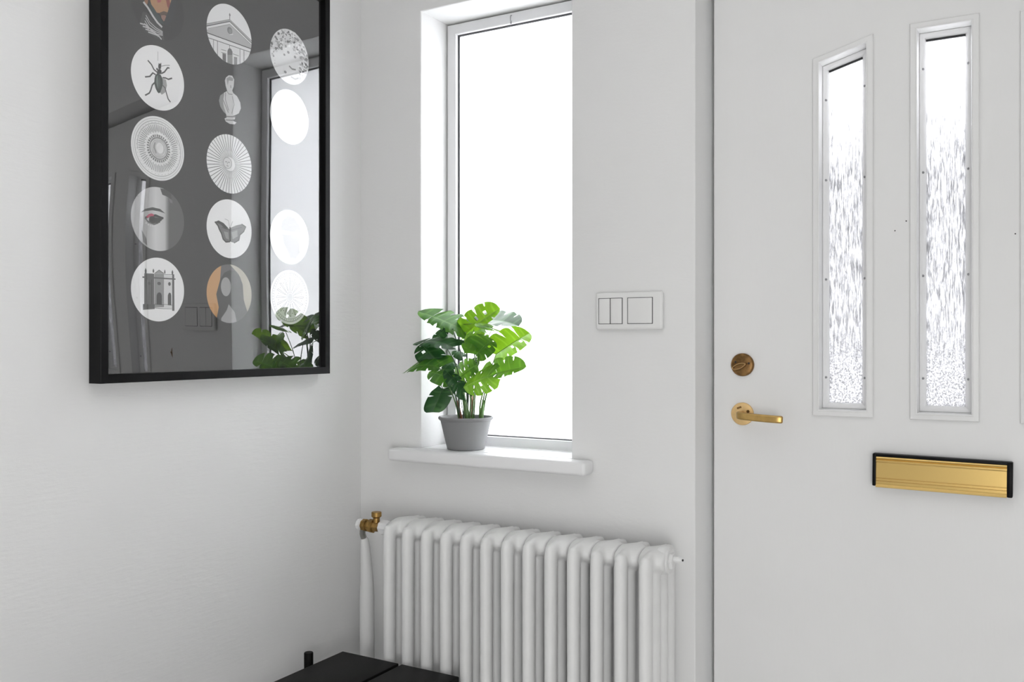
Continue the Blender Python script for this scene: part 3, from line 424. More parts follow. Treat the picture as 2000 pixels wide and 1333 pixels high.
LX0, LX1, LZ0, LZ1 = 1.3076, 1.5640, 0.9175, 0.9855
TL = Matrix.Translation(((LX0+LX1)/2, 0, (LZ0+LZ1)/2)) @ Matrix.Rotation(math.radians(0.55), 4, 'Y'); lw, lh = (LX1-LX0)/2, (LZ1-LZ0)/2
bm = bmesh.new(); ytop = YD-0.019
box(bm, -lw, lw, ytop+0.002, YD-0.0002, -lh+0.001, lh, bev=0.0025, M=TL)
box(bm, -lw, -lw+0.007, ytop-0.0035, YD-0.003, -lh+0.001, lh, bev=0.0018, M=TL)
box(bm, lw-0.0105, lw, ytop-0.0035, YD-0.003, -lh-0.001, lh-0.001, bev=0.0025, M=TL)
box(bm, -lw, lw, ytop-0.002, YD-0.003, lh-0.0058, lh, bev=0.0018, M=TL)
lp = tag(new_mesh('letter_plate', bm, M['black'], door, smooth=35), 'black letter plate frame with a gold flap')
bm = bmesh.new()  # the flap: an extruded profile with two ribs above and fine lines below
prof = [(lh-0.0060, 0.000), (lh-0.0062, -0.0030), (lh-0.0085, -0.0044), (lh-0.0108, -0.0030), (lh-0.0115, -0.0022), (lh-0.0140, -0.0046), (lh-0.0165, -0.0046), (lh-0.0172, -0.0030),
        (lh-0.019, -0.0024), (-lh+0.0185, -0.0030), (-lh+0.0180, -0.0022), (-lh+0.0172, -0.0022), (-lh+0.0168, -0.0032), (-lh+0.0130, -0.0034), (-lh+0.0126, -0.0026), (-lh+0.0119, -0.0026), (-lh+0.0114, -0.0036),
        (-lh+0.0062, -0.0042), (-lh+0.0057, -0.0034), (-lh+0.0050, -0.0036), (-lh+0.0020, -0.0060), (-lh-0.0005, -0.0068), (-lh-0.0015, -0.0050), (-lh-0.0010, 0.000)]
A = [bm.verts.new(TL @ Vector((-lw+0.0068, ytop+0.0025+y, z))) for z, y in prof]; B = [bm.verts.new(TL @ Vector((lw-0.0103, ytop+0.0025+y, z))) for z, y in prof]
for k in range(len(prof)): bm.faces.new((A[k], A[(k+1) % len(prof)], B[(k+1) % len(prof)], B[k]))
bm.faces.new(A); bm.faces.new(B[::-1])
tag(new_mesh('flap', bm, M['gold'], lp), 'ribbed brushed gold flap')

# ================================================================ light switch
sw = tag(empty('light_switch', (0.79, -0.006, 1.29)), 'white surface-mounted double light switch panel between window and door', 'light switch')
SX0, SX1, SZ0, SZ1 = 0.7100, 0.8745, 1.2460, 1.3325
bm = bmesh.new()
SP = [(SX0, SZ0), (SX1, SZ0), (SX1, SZ1), (SX0, SZ1)]
box(bm, SX0, SX1, -0.0135, -0.0002, SZ0, SZ1, bev=0.0055, seg=5)
new_mesh('housing', bm, M['plastic'], sw, smooth=35)
for n_, x0, x1 in (('a', 0.7190, 0.7772), ('b', 0.7915, 0.8507)):
    bm = bmesh.new(); box(bm, x0-0.0014, x1+0.0014, -0.0137, -0.0125, 1.2590, 1.3195); ho = new_mesh('recess', bm, M['groove'], sw)
for x0, x1, tx, nm in ((0.7190, 0.7471, 0.6, 'a narrow rocker of the double switch'), (0.7484, 0.7772, -0.5, 'a narrow rocker of the double switch'), (0.7915, 0.8507, 0.4, 'wide single rocker')):
    bm = bmesh.new(); box(bm, x0+0.0004, x1-0.0004, -0.0150, -0.0132, 1.2604, 1.3181, bev=0.0009)
    for v in bm.verts:
        if v.co.y < -0.0142: v.co.y += (v.co.z-1.289)*0.02*tx
    tag(new_mesh('rocker', bm, M['plastic'], sw, smooth=30), nm)

# ================================================================ radiator
rad = tag(empty('radiator', (0.565, -0.10, 0.0)), 'old white painted cast-iron column radiator below the window', 'radiator')
def radiator_section():
    bm = bmesh.new()
    ys = [-0.170, -0.124, -0.080, -0.036]
    for i, y in enumerate(ys):
        pts = [(0, y, z) for z in (0.13, 0.25, 0.5, 0.70, 0.742, 0.760, 0.770)]
        rr = [0.0180, 0.0180, 0.0180, 0.0185, 0.0185, 0.0165, 0.0100]
        tube(bm, pts, rr, 14, True, sy=0.78, up=(0, 1, 0))
    for z, dz in ((0.754, 1), (0.115, -1)):
        tube(bm, [(0, -0.176, z-0.002*dz), (0, -0.160, z), (0, -0.10, z+0.002*dz), (0, -0.050, z), (0, -0.030, z-0.004*dz)], [0.0105, 0.0200, 0.0235, 0.0205, 0.0120], 14, True, sy=0.62, up=(0, 0, 1))
        tube(bm, [(-0.0282, -0.105, z-0.002), (-0.018, -0.105, z-0.002), (0, -0.105, z-0.002), (0.018, -0.105, z-0.002), (0.0282, -0.105, z-0.002)], [0.0225, 0.0245, 0.0275, 0.0245, 0.0225], 20, True, sy=1.9, up=(0, 0, 1))
    me = bpy.data.meshes.new('rough'); bm.to_mesh(me); bm.free(); o = bpy.data.objects.new('rough', me); C.objects.link(o)
    r = o.modifiers.new('r', 'REMESH'); r.mode = 'VOXEL'; r.voxel_size = 0.0032; r.use_smooth_shade = True
    s_ = o.modifiers.new('s', 'SMOOTH'); s_.factor = 0.5; s_.iterations = 10
    dg = bpy.context.evaluated_depsgraph_get(); me2 = bpy.data.meshes.new_from_object(o.evaluated_get(dg)); bpy.data.objects.remove(o); bpy.data.meshes.remove(me)
    me2.name = 'section'; me2.materials.clear(); me2.materials.append(M['iron'])
    me2.polygons.foreach_set('use_smooth', [True] * len(me2.polygons)); return me2
sec_me = radiator_section()
N_SEC, X0S, PITCH = 13, 0.2294, 0.05568
for i in range(N_SEC):
    o = bpy.data.objects.new('section', sec_me); C.objects.link(o); o.parent = rad; o.matrix_parent_inverse = parent_inv(rad); o.location = (X0S + i*PITCH, 0, 0)
for i in (0, N_SEC-1):
    for y in (-0.170, -0.036):
        bm = bmesh.new(); x = X0S + i*PITCH; tube(bm, [(x, y, 0.12), (x, y, 0.05), (x, y, 0.012), (x, y, 0.0)], [0.012, 0.012, 0.016, 0.018], 16); new_mesh('leg', bm, M['iron'], rad, smooth=40)
XE = X0S + (N_SEC-1)*PITCH
for z in (0.752,):
    bm = bmesh.new()
    lathe(bm, [(0.030, 0.008), (0.0305, 0.020), (0.029, 0.025), (0.0275, 0.0262), (0.0275, 0.030), (0.026, 0.0315), (0.004, 0.032)], (XE, -0.105, z), 40, 'x')
    lathe(bm, [(0.0185, 0.030), (0.018, 0.0365), (0.016, 0.038), (0.004, 0.0385)], (XE, -0.105, z), 6, 'x')
    pl = new_mesh('end_plug', bm, M['iron'], rad, smooth=35)
    bm = bmesh.new(); lathe(bm, [(0.0062, 0.036), (0.0062, 0.048), (0.0050, 0.0495), (0.0045, 0.056), (0.0030, 0.0565)], (XE, -0.105, z+0.004), 14, 'x'); new_mesh('bleed_nipple', bm, M['iron'], pl, smooth=40)
    bm = bmesh.new(); lathe(bm, [(0.0026, 0.0560), (0.0024, 0.0590), (0.0010, 0.0592)], (XE, -0.105, z+0.004), 4, 'x'); new_mesh('bleed_pin', bm, M['rubber'], pl)
# valve at the left end
VZ, VY = 0.745, -0.105
va = empty('radiator_valve', (0.11, VY, VZ)); va.parent = rad; va.matrix_parent_inverse = parent_inv(rad)
def vpart(n, bm, m, lab=None, sm=35):
    o = new_mesh(n, bm, m, None, smooth=sm); o.parent = va; o.matrix_parent_inverse = Matrix.Translation((-0.11, -VY, -VZ))
    if lab: o['label'] = lab
bm = bmesh.new(); lathe(bm, [(0.017, 0.0), (0.019, 0.004), (0.019, 0.022), (0.017, 0.026), (0.012, 0.027), (0.012, 0.060)], (0.152, VY, VZ), 8, 'x'); vpart('union_nut', bm, M['gloss_white'], 'white painted union nut', 25)
bm = bmesh.new()
lathe(bm, [(0.011, 0.0), (0.0155, 0.002), (0.0160, 0.014), (0.0125, 0.016), (0.0125, 0.022), (0.0175, 0.024), (0.0175, 0.036), (0.0140, 0.038), (0.0130, 0.054), (0.0135, 0.062)], (0.092, VY, VZ), 8, 'x')
vpart('valve_body', bm, M['old_brass'], 'old brass valve body', 28)
bm = bmesh.new(); lathe(bm, [(0.0085, 0.010), (0.0085, 0.022), (0.0130, 0.026), (0.0130, 0.036), (0.0120, 0.0375), (0.004, 0.0375)], (0.137, VY, VZ), 20, 'z'); vpart('spindle_cap', bm, M['old_brass'], 'dark brass cap on the upright spindle')
bm = bmesh.new(); lathe(bm, [(0.010, 0.0), (0.0150, 0.002), (0.0150, 0.010), (0.011, 0.013)], (0.0775, VY, VZ), 10, 'x'); vpart('end_cap', bm, M['gloss_white'], 'white painted end cap', 28)
bm = bmesh.new(); tube(bm, [(0.092, VY, VZ-0.010), (0.089, VY+0.003, VZ-0.024), (0.091, VY+0.006, VZ-0.036)], [0.0075, 0.0078, 0.0078], 8); vpart('elbow_nut', bm, M['steel'], 'grey metal elbow nut', 28)
bm = bmesh.new()
tube(bm, smooth_path([(0.0905, VY+0.0065, VZ-0.035), (0.0915, VY+0.009, VZ-0.045), (0.0915, -0.092, 0.66), (0.0900, -0.086, 0.60), (0.0875, -0.082, 0.52), (0.0865, -0.080, 0.40), (0.0865, -0.080, 0.20), (0.0865, -0.080, 0.0)], 6), [0.0075 + 0.0115*min(1, i/22) for i in range(43)], 24, True)
tag(new_mesh('supply_pipe', bm, M['pipe'], rad, smooth=60), 'white painted supply pipe rising in the corner')

# ================================================================ bench
BZ = 0.45
bn = tag(empty('bench', (0.28, -0.75, 0.0)), 'low black slatted wooden bench pushed into the corner in front of the radiator', 'bench')
BY0, BY1 = -1.30, -0.203
def board(x0, x1):
    bm = bmesh.new(); box(bm, x0, x1, BY0, BY1, BZ-0.028, BZ, bev=0.0025); return new_mesh('seat_board', bm, M['bench'], bn, smooth=30)
board(0.1090, 0.2825); board(0.2915, 0.4550)
for y in (-0.275, -1.22):
    bm = bmesh.new(); box(bm, 0.074, 0.490, y-0.016, y+0.016, BZ-0.062, BZ-0.0283, bev=0.002); new_mesh('crossbar', bm, M['bench'], bn, smooth=30)
    for x, top in ((0.0630, BZ+0.010), (0.5010, BZ-0.004)):
        bm = bmesh.new(); lathe(bm, [(0.0100, 0.0), (0.0112, 0.004), (0.0112, top-0.0015), (0.0100, top)], (x, y, 0), 28, 'z'); new_mesh('leg', bm, M['bench'], bn, smooth=40)

# ================================================================ framed picture
FX, PX, GX = 0.038, 0.022, 0.0255
FY0, FY1, FZ0, FZ1 = -0.8281, -0.1681, 1.1370, 2.1040
pic = tag(empty('framed_picture', (0.0, -0.498, 1.62)), 'large black framed glazed print with rows of round motifs on the left wall', 'picture')
FW_ = 0.0175
bm = bmesh.new()
# mitred bars: same loft as elsewhere, laid in the (y,z) plane
def ring_loft_x(bm, poly, prof):
    rings = [[bm.verts.new((x, p.x, p.y)) for p in inset_poly(poly, d)] for d, x in prof]; n = len(poly)
    for A, B in list(zip(rings, rings[1:])) + [(rings[-1], rings[0])]:
        for k in range(n): bm.faces.new((A[k], A[(k+1) % n], B[(k+1) % n], B[k]))
FP = [(FY0, FZ0), (FY1, FZ0), (FY1, FZ1), (FY0, FZ1)]
ring_loft_x(bm, FP, [(0.0, 0.002), (0.0, FX-0.001), (0.001, FX), (FW_-0.001, FX), (FW_, FX-0.001), (FW_, 0.002)])
new_mesh('frame', bm, M['black'], pic, smooth=20)
bm = bmesh.new(); box(bm, 0.003, PX-0.0004, FY0+FW_+0.0002, FY1-FW_-0.0002, FZ0+FW_+0.0002, FZ1-FW_-0.0002); new_mesh('backing_board', bm, M['black'], pic)
def lin(v): v /= 255; return v/12.92 if v <= 0.04045 else ((v+0.055)/1.055)**2.4
def ink(c): c = (c, c, c) if isinstance(c, (int, float)) else c; return (lin(c[0]), lin(c[1]), lin(c[2]), 1)
class Print:
    def __init__(s): s.bm = bmesh.new(); s.col = s.bm.loops.layers.float_color.new('ink'); s.k = 0
    def poly(s, pts, c, x=None):
        s.k += 1; x = PX + 0.0002 + 0.000004*s.k if x is None else x
        try: f = s.bm.faces.new([s.bm.verts.new((x, p[0], p[1])) for p in pts])
        except ValueError: return
        f.normal_update()
        cs = c if isinstance(c, list) and isinstance(c[0], tuple) else [ink(c)]*len(pts)
        for l, cc in zip(f.loops, cs): l[s.col] = cc
def circle(n=72, r=1.0, c=(0, 0), ry=None): return [(c[0]+r*math.cos(2*PI*k/n), c[1]+(ry or r)*math.sin(2*PI*k/n)) for k in range(n)]
CLIP = circle(72, 0.997)
def clip(poly):
    out = [tuple(p) for p in poly]; n = len(CLIP)
    for i in range(n):
        a, b = CLIP[i], CLIP[(i+1) % n]; ex, ey = b[0]-a[0], b[1]-a[1]
        inp, out = out, []
        if not inp: return []
        side = lambda p: ex*(p[1]-a[1]) - ey*(p[0]-a[0])
        for j in range(len(inp)):
            p, q = inp[j-1], inp[j]; sp, sq = side(p), side(q)
            if (sp >= 0) != (sq >= 0):
                t = sp/(sp-sq); out.append((p[0]+(q[0]-p[0])*t, p[1]+(q[1]-p[1])*t))
            if sq >= 0: out.append(q)
    return out
RM = 0.0665; COLS = [-0.6821, -0.4884, -0.2968]; ROWS = [1.3270+0.14675*i for i in range(5)]
bm = bmesh.new(); col = bm.loops.layers.float_color.new('ink')
f = bm.faces.new([bm.verts.new((PX, y, z)) for y, z in ((FY0+FW_+0.0003, FZ0+FW_+0.0003), (FY1-FW_-0.0003, FZ0+FW_+0.0003), (FY1-FW_-0.0003, FZ1-FW_-0.0003), (FY0+FW_+0.0003, FZ1-FW_-0.0003))])
for l in f.loops: l[col] = ink(BGINK)
poster = tag(new_mesh('poster', bm, M['print'], pic, recalc=False), 'dark grey printed sheet with round motifs')
def motif(colm, row, bgc, draw, label, disc=True):
    P_ = Print(); cy, cz = COLS[colm], ROWS[row]
    def w(p): return (cy+p[0]*RM, cz+p[1]*RM)
    def fill(pts, c):
        q = clip(pts)
        if len(q) > 2: P_.poly([w(p) for p in q], c)
    def line(pts, c, wd):
        for a, b in zip(pts, pts[1:]):
            d = Vector(b)-Vector(a)
            if d.length < 1e-6: continue
            d.normalize(); n_ = Vector((-d.y, d.x))*wd/2; a_, b_ = Vector(a)-d*wd*0.2, Vector(b)+d*wd*0.2
            fill([tuple(a_-n_), tuple(b_-n_), tuple(b_+n_), tuple(a_+n_)], c)
    def ell(c0, rx, ry, c): fill(circle(20, rx, c0, ry), c)
    if disc == 'strips':
        for i in range(40):
            a, b = -1+i/20, -1+(i+1)/20
            def g(u):
                for (u0, c0), (u1, c1) in zip(bgc, bgc[1:]):
                    if u <= u1: return c0+(c1-c0)*max(0, (u-u0))/(u1-u0)
                return bgc[-1][1]
            q = clip([(a, -1), (b, -1), (b, 1), (a, 1)])
            if len(q) > 2: P_.poly([w(p) for p in q], [ink(g(p[0])) for p in q], PX+0.0001)
    elif disc: P_.poly([w(p) for p in CLIP], bgc)
    P_.k = 5
    if isinstance(draw, str):
        for it in ART[draw]:
            if it[0] == 'P': fill(it[2], it[1])
            elif it[0] == 'L': line(it[3], it[1], it[2])
            else: ell(it[2], it[3][0], it[3][1], it[1])
    else: draw(fill, line, ell)
    for f in P_.bm.faces:
        if f.normal.x < 0: f.normal_flip()
    zs_ = P_.bm
    return tag(new_mesh('round_motif', P_.bm, M['print'], poster, recalc=False), label)
def arcl(line, r, c, wd, a0=0, a1=360, n=60, cx=0, cy=0):
    line([(cx+r*math.cos(math.radians(a0+(a1-a0)*k/n)), cy+r*math.sin(math.radians(a0+(a1-a0)*k/n))) for k in range(n+1)], c, wd)
def d_medal(fill, line, ell):
    rr = random.Random(3)
    arcl(line, 0.86, 180, 0.02); arcl(line, 0.93, 200, 0.015); arcl(line, 0.78, 175, 0.018, 20, 190)
    for k in range(64):
        a = 2*PI*k/64; r0, r1 = 0.50+0.04*(k % 2), 0.72+0.03*rr.random()
        line([(r0*math.cos(a), r0*math.sin(a)), (r1*math.cos(a+0.03), r1*math.sin(a+0.03))], 150+rr.randint(-12, 12), 0.020)
        if k % 2: line([(0.37*math.cos(a), 0.37*math.sin(a)), (0.43*math.cos(a), 0.43*math.sin(a))], 110, 0.035)
    for k in range(40):
        a = 2*PI*k/40; ell((0.81*math.cos(a), 0.81*math.sin(a)), 0.012, 0.012, 185)
    arcl(line, 0.33, 135, 0.03); ell((0, 0), 0.22, 0.24, 205); ell((0.04, 0.02), 0.14, 0.17, 238); line([(-0.14, 0.16), (-0.17, 0), (-0.1, -0.15)], 150, 0.04); arcl(line, 0.27, 185, 0.015)
def d_fan(fill, line, ell):
    for k in range(46):
        a = 2*PI*k/46+0.03; line([(0.42*math.cos(a), 0.42*math.sin(a)), (1.0*math.cos(a), 1.0*math.sin(a))], 120, 0.022)
        line([(0.24*math.cos(a), 0.24*math.sin(a)), (0.44*math.cos(a), 0.44*math.sin(a))], 172, 0.022)
    c = (-0.10, 0.02); ell(c, 0.195, 0.195, 165); ell(c, 0.175, 0.175, 236)
    for dx in (-0.06, 0.06): line([(c[0]+dx-0.03, 0.05), (c[0]+dx+0.03, 0.05)], 95, 0.022)
    line([(c[0], 0.04), (c[0]-0.01, -0.03)], 150, 0.018); line([(c[0]-0.04, -0.08), (c[0]+0.04, -0.08)], 110, 0.02)
def d_rose(fill, line, ell):
    rr = random.Random(5)
    arcl(line, 0.90, 130, 0.02); arcl(line, 0.80, 140, 0.015)
    for k in range(56):
        a = 2*PI*k/56; line([(0.83*math.cos(a), 0.83*math.sin(a)), (0.88*math.cos(a), 0.88*math.sin(a))], 110, 0.02)
    for k in range(16):
        a = 2*PI*k/16; line([(0.2*math.cos(a), 0.2*math.sin(a)), (0.66*math.cos(a-0.05), 0.66*math.sin(a-0.05)), (0.72*math.cos(a+0.05), 0.72*math.sin(a+0.05)), (0.25*math.cos(a+0.08), 0.25*math.sin(a+0.08))], 105, 0.020)
        ell((0.6*math.cos(a+0.2), 0.6*math.sin(a+0.2)), 0.02, 0.02, 110)
    ell((0, 0), 0.14, 0.14, 150); arcl(line, 0.18, 110, 0.02)
def d_stone(fill, line, ell):
    rr = random.Random(9)
    for k in range(560):
        a = rr.uniform(0, 2*PI); r = math.sqrt(rr.random())*0.96; x, y = r*math.cos(a), r*math.sin(a)
        if not (y > 0.35 - 0.5*abs(x) or x > 0.45 - 0.1*y or (x < -0.75)): continue
        s_ = rr.uniform(0.02, 0.06); n = rr.randint(5, 7); o = rr.random()*6
        fill([(x+1.25*s_*rr.uniform(.6, 1.2)*math.cos(o+2*PI*i/n), y+s_*rr.uniform(.6, 1.2)*math.sin(o+2*PI*i/n)) for i in range(n)], rr.choice((95, 125, 150, 180, 205, 235, 235, 248)))
    for p, q in (((-0.45, 0.18), 0.05), ((-0.3, 0.0), 0.04), ((-0.1, 0.14), 0.05), ((0.25, 0.06), 0.05), ((-0.25, -0.62), 0.05)): ell(p, q*1.3, q, 130)
    line([(-0.05, -0.35), (0.1, -0.42), (0.28, -0.4)], 120, 0.05); line([(0.05, -0.72), (0.25, -0.76), (0.42, -0.68)], 165, 0.05)
def d_pale(fill, line, ell):
    arcl(line, 0.55, 228, 0.02, 120, 300); arcl(line, 0.3, 230, 0.02); line([(0.1, 0.4), (0.3, 0), (0.1, -0.5)], 228, 0.03)
motif(0, 3, 251, 'beetle', 'white disc with a dark green beetle')
motif(0, 2, 248, d_medal, 'pale ornamental medallion with a ray pattern')
motif(0, 1, [(-1, 205), (-0.5, 175), (-0.1, 222), (0.25, 205), (0.42, 92), (1, 84)], 'eye', 'grey portrait detail of an eye', 'strips')
motif(0, 0, 252, 'palace', 'white disc with an engraved palace front')
motif(0, 4, 24, 'sitter', 'dark disc with a bearded man in a striped scarf')
motif(1, 4, 240, 'temple', 'disc with a classical pediment')
motif(1, 3, 216, 'bust', 'pale marble bust', False)
motif(1, 2, 250, d_fan, 'white disc with dark rays round a small face')
motif(1, 1, 250, 'butterfly', 'white disc with a grey butterfly')
motif(1, 0, 110, 'veil', 'disc with a dark arched shape on ochre and beige')
motif(2, 4, 226, d_stone, 'disc with a speckled leafy pattern')
motif(2, 3, 232, d_pale, 'plain white disc with faint lines')
motif(2, 1, 236, 'arch', 'white disc with a pale cut-out shape')
motif(2, 0, 214, d_rose, 'pale medallion with a rosette')
bm = bmesh.new(); G = []   # slightly bowed acrylic sheet
for i in range(61):
    y = FY0+FW_+(FY1-FY0-2*FW_)*i/60; row = []
    for j in range(85):
        z = FZ0+FW_+(FZ1-FZ0-2*FW_)*j/84; u = i/60; v_ = j/84
        bow = 0.0024*math.sin(2*PI*v_*1.2-0.5)*(1-u)**2 + 0.00035*math.cos(2*PI*(v_*0.9+u*0.8))*(1-u) + 0.0006*math.exp(-(v_*9)**2)*(1-u)**2
        row.append(bm.verts.new((GX+bow, y, z)))
    G.append(row)
for i in range(60):
    for j in range(84): bm.faces.new((G[i][j], G[i+1][j], G[i+1][j+1], G[i][j+1]))
new_mesh('glazing', bm, M['glazing'], pic, smooth=80, recalc=False)

# ================================================================ potted plant
PC = Vector((0.3185, 0.035, 0.940))
plant = tag(empty('potted_plant', PC), 'leafy green swiss cheese plant in a grey pot on the window sill', 'plant')
bm = bmesh.new()
lathe(bm, [(0.046, 0.0), (0.0485, 0.0015), (0.0495, 0.006), (0.0655, 0.074), (0.0675, 0.0755), (0.0708, 0.0785), (0.0715, 0.0815), (0.0700, 0.0845), (0.0670, 0.0845), (0.0645, 0.0800), (0.0635, 0.070), (0.001, 0.070)], PC, 64)
new_mesh('pot', bm, M['pot'], plant, smooth=35)
bm = bmesh.new(); lathe(bm, [(0.0630, 0.0702), (0.0615, 0.0735), (0.040, 0.0765), (0.020, 0.0755), (0.001, 0.0765)], PC, 40); new_mesh('soil', bm, M['soil'], plant, smooth=60)
def sstep(a, b, x): t = max(0, min(1, (x-a)/(b-a))); return t*t*(3-2*t)
def leaf(B, T, SL, SR, m, arch=0.10, droop=0.12, cuts=4, holes=1, seed=0, lab=None):
    """swiss cheese leaf: base B, tip T, SL / SR reach of the left and right half at its widest; deep slots between fingers"""
    rr = random.Random(seed); B, T, SL, SR = map(Vector, (B, T, SL, SR)); ax = T-B; Ln = ax.length
    bm = bmesh.new(); vl = bm.verts.layers.float.new('vein'); Nn = (ax.cross(SL) - ax.cross(SR)); Nn.normalize()
    if Nn.z < 0: Nn = -Nn
    cuts = max(1, cuts-1)
    th = [0.0] + [0.26 + 0.46*k/max(1, cuts-1) + rr.uniform(-0.02, 0.02) for k in range(cuts)] + [1.0]
    def width(u):
        return ((1-u)**0.55)*(0.75+1.1*u)/0.9*min(1, 0.62+0.38*sstep(0, 0.16, u))
    cache = {}
    def P3(u, q, S, f):
        ww = width(u)*(1-0.05*abs(2*f-1)**4*sstep(0.6, 1, q))
        fwd = (-0.26+0.50*u*(1-0.35*u))*q*(0.55+0.45*q)*(1-u**3)
        p = B + ax*(u+fwd) + S*(ww*q) + Nn*(arch*Ln*4*u*(1-u)*0.5) - Nn*(droop*Ln*q*q*ww) + Nn*(0.012*Ln*math.cos((2*f-1)*PI)*q)
        return p
    for S, side in ((SL, 0), (SR, 1)):
        q0s = [rr.uniform(0.36, 0.62) for _ in th]
        for k in range(len(th)-1):
            ua, ub = th[k], th[k+1]; nf, nq = 8, 12; G = []
            for i in range(nf+1):
                f = i/nf; row = []
                for j in range(nq+1):
                    q = j/nq
                    ga = 0.0 if k == 0 else 0.023*sstep(q0s[k], 0.85, q); gb = 0.0 if k == len(th)-2 else 0.021*sstep(q0s[k+1], 0.85, q)
                    u = ua+ga+(ub-gb-ua-ga)*f; v = bm.verts.new(P3(u, q, S, f if 0 < k < len(th)-2 else 0.5)); v[vl] = 1.0 if j == 0 else (0.55 if i == nf//2 and q < 0.9 else 0.0); row.append(v)
                G.append(row)
            hole = holes and side == (seed % 2) and k in (1, 2)
            for i in range(nf):
                for j in range(nq):
                    if hole and i in (5, 6) and j in (2, 3, 4): continue
                    bm.faces.new((G[i][j], G[i+1][j], G[i+1][j+1], G[i][j+1]))
    bmesh.ops.remove_doubles(bm, verts=bm.verts, dist=0.00005)
    mid = [B + ax*u + Nn*(arch*Ln*4*u*(1-u)*0.5) - Nn*0.0006 for u in [i/10 for i in range(11)]]
    st = len(bm.verts); tube(bm, mid, [0.0011*(1-0.8*i/10) for i in range(11)], 5)
    bm.verts.ensure_lookup_table()
    for v in bm.verts[st:]: v[vl] = 1.0
    o = new_mesh('leaf', bm, m, plant, smooth=80)
    if lab: o['label'] = lab
    return o
def stem(pts, r0=0.0022, r1=0.0012, m='stem', name='stem', k=5, lab=None):
    bm = bmesh.new(); pp = smooth_path(pts, k); n = len(pp); tube(bm, pp, [r0+(r1-r0)*i/(n-1) for i in range(n)], 8); o = new_mesh(name, bm, M[m], plant, smooth=60)
    if lab: o['label'] = lab
    return o
def pv(px, py, dy=0.0):
    """a reach measured in picture units at the plant, as a world vector, with an extra depth component"""
    k = 2.365/1800; return RX*px*k + Vector((0, 0, -py*k)) + Vector((0, dy, 0))
A_ = at
LV = [  # base (px, py, y), tip, left reach, right reach, material, arch, droop, cuts, holes
 ((912,650,.035), (817,609,-.030), pv(10,-20,.055), pv(0,9,-.030), 'leaf', .06, .05, 5, 0),
 ((911,650,.030), (977,602,.010), pv(-25,-29,.012), pv(12,8,-.022), 'leaf_lime', .05, .08, 4, 1),
 ((932,632,.060), (1014,638,.045), pv(4,-22,.055), pv(-2,7,-.050), 'leaf_dark', .16, .02, 4, 0),
 ((962,641,.020), (929,638,-.040), pv(0,6,.030), pv(4,-9,-.030), 'leaf_lime', .15, .10, 3, 0),
 ((968,693,.020), (1034,651,-.010), pv(-25,-29,.006), pv(8,9,.030), 'leaf_lime', .05, .06, 4, 1),
 ((942,668,-.010), (910,655,-.045), pv(6,-15,.018), pv(-2,20,-.020), 'leaf_lime', .10, .12, 3, 0),
 ((930,694,-.015), (963,664,-.045), pv(-24,-24,-.010), pv(14,8,.012), 'leaf', .08, .10, 3, 1),
 ((884,678,-.010), (809,672,-.050), pv(6,-13,.034), pv(-2,6,-.030), 'leaf_dark', .22, .06, 4, 0),
 ((852,660,.015), (874,641,.010), pv(-12,-5,.012), pv(12,10,-.010), 'leaf_dark', .10, .05, 3, 0),
 ((852,704,-.020), (822,672,-.035), pv(-22,14,-.006), pv(20,-8,.012), 'leaf_dark', .10, .16, 3, 1),
 ((858,719,-.020), (789,729,-.075), pv(10,-22,.030), pv(-4,8,-.030), 'leaf', .34, .06, 4, 0),
 ((880,742,-.020), (838,727,-.055), pv(6,-12,.022), pv(-6,14,-.016), 'leaf', .20, .12, 3, 0),
 ((906,767,-.030), (868,722,-.060), pv(-15,11,.010), pv(19,-7,-.010), 'leaf_dark', .12, .10, 4, 1),
 ((899,738,.010), (932,712,-.020), pv(-26,-22,.030), pv(16,18,-.020), 'leaf', .10, .12, 4, 1),
 ((958,733,-.020), (905,757,-.055), pv(6,-24,.012), pv(16,26,-.010), 'leaf_lime', .10, .10, 4, 1),
 ((957,736,.020), (1029,717,-.010), pv(-12,-31,.012), pv(0,8,-.024), 'leaf', .10, .08, 4, 0),
 ((866,760,.020), (845,806,.008), pv(-26,8,-.004), pv(17,8,.010), 'leaf_dark', .04, .06, 2, 0),
 ((903,698,.070), (883,687,.075), pv(3,-6,.014), pv(0,7,-.012), 'leaf_dark', .05, .05, 3, 0),
 ((886,722,.065), (862,706,.070), pv(6,-8,.016), pv(-4,9,-.012), 'leaf_dark', .05, .05, 3, 0),
 ((915,716,.075), (937,708,.078), pv(-4,-14,.014), pv(4,9,-.010), 'leaf_dark', .05, .05, 3, 0),
 ((905,640,.085), (936,628,.090), pv(-10,-14,.010), pv(6,9,-.010), 'leaf_dark', .05, .05, 3, 0),
]
for i, (b, t, sl, sr, m_, ar, dr, cu, ho) in enumerate(LV):
    leaf(A_(*b), A_(*t), sl, sr, M[m_], ar, dr, cu, ho, seed=i+3)
S_ = lambda *l: [A_(*p) for p in l]
stem(S_((905,824,.020), (907,760,.030), (903,700,.038), (886,650,.010), (884,643,.000)), .0020, .0012, 'stem_dark')
stem(S_((912,824,.040), (914,760,.040), (912,700,.036), (911,650,.030)), .0040, .0018, 'stem_dark')
stem(S_((921,824,.040), (924,760,.045), (927,690,.055), (932,634,.060)), .0022, .0012)
stem(S_((925,824,.030), (929,760,.025), (934,700,.020), (962,642,.020)), .0020, .0010)
stem(S_((940,820,.040), (946,770,.035), (958,725,.025), (968,694,.020)), .0022, .0012)
stem(S_((918,824,.010), (920,770,.000), (926,720,-.008), (930,694,-.015)), .0024, .0014)
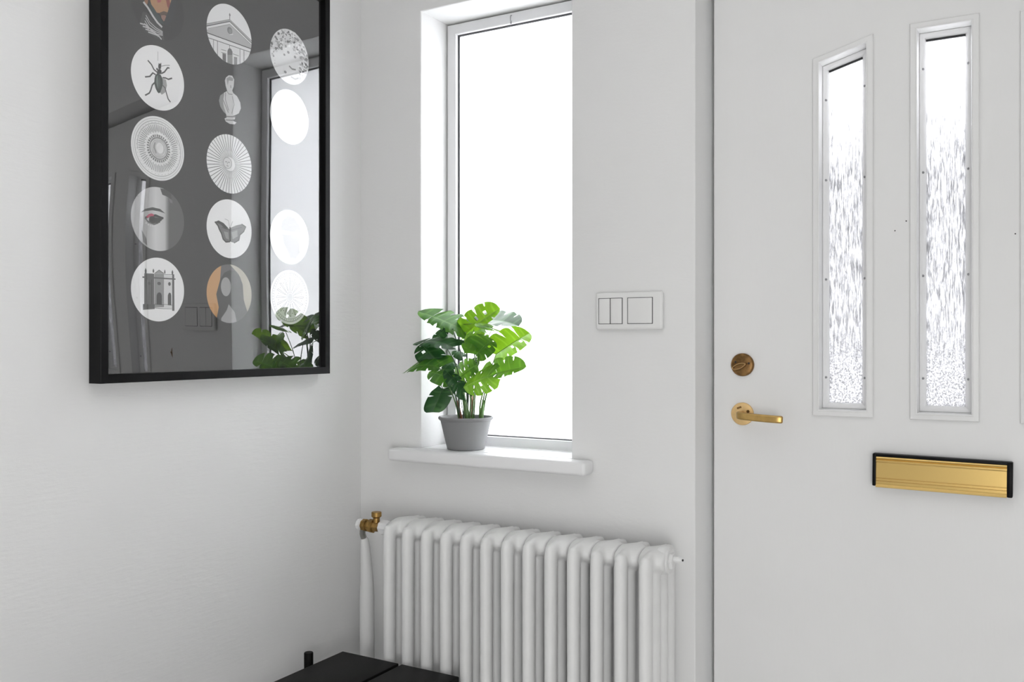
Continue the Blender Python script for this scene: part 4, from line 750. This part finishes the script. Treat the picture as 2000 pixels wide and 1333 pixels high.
stem(S_((922,824,.012), (926,770,.002), (934,710,-.006), (942,669,-.010)), .0020, .0011)
stem(S_((898,824,.020), (896,775,.015), (893,720,.000), (870,676,-.015)), .0020, .0011, 'stem_dark')
stem(S_((868,676,-.020), (860,668,.005), (852,661,.015)), .0012, .0009, 'stem_dark')
stem(S_((858,719,-.020), (858,710,-.022), (852,704,-.020)), .0012, .0009, 'stem')
stem(S_((897,822,.030), (889,786,.015), (872,745,-.010), (858,720,-.020)), .0018, .0011)
stem(S_((900,822,.020), (893,795,.005), (888,765,-.015), (880,743,-.020)), .0016, .0011, 'stem_dark')
stem(S_((913,824,.005), (909,795,-.010), (905,767,-.030)), .0030, .0018)
stem(S_((911,824,.020), (905,785,.018), (899,739,.010)), .0034, .0018)
stem(S_((937,822,.030), (938,790,.015), (946,760,-.005), (958,734,-.020)), .0026, .0014)
stem(S_((942,822,.035), (947,785,.030), (954,755,.025), (957,737,.020)), .0026, .0014)
stem(S_((894,795,.030), (891,775,.028), (880,764,.025), (866,760,.020)), .0014, .0010, 'stem_dark')
stem(S_((866,761,.020), (860,752,.015), (857,744,.010)), .0010, .0006, 'stem_dark')
stem(S_((909,824,.050), (906,780,.060), (904,735,.068), (903,699,.070)), .0015, .0009, 'stem_dark')
stem(S_((906,824,.052), (900,780,.060), (886,723,.065)), .0013, .0009, 'stem_dark')
stem(S_((928,824,.055), (922,770,.068), (915,717,.075)), .0013, .0009, 'stem_dark')
stem(S_((914,824,.055), (910,740,.075), (905,641,.085)), .0016, .0009, 'stem_dark')
stem(S_((901,822,.020), (897,800,.022), (893,783,.022)), .0052, .0018, 'brown', 'stem_sheath', lab='brown stem sheath')
stem(S_((919,822,.030), (921,790,.030), (919,762,.030)), .0046, .0044, 'brown', 'stem_sheath', lab='brown stem sheath')
stem(S_((917,823,.014), (911,795,.012), (905,765,.008)), .0064, .0022, 'stem', 'stem_sheath')
stem(S_((939,822,.030), (942,800,.028), (944,780,.028)), .0062, .0024, 'stem', 'stem_sheath')
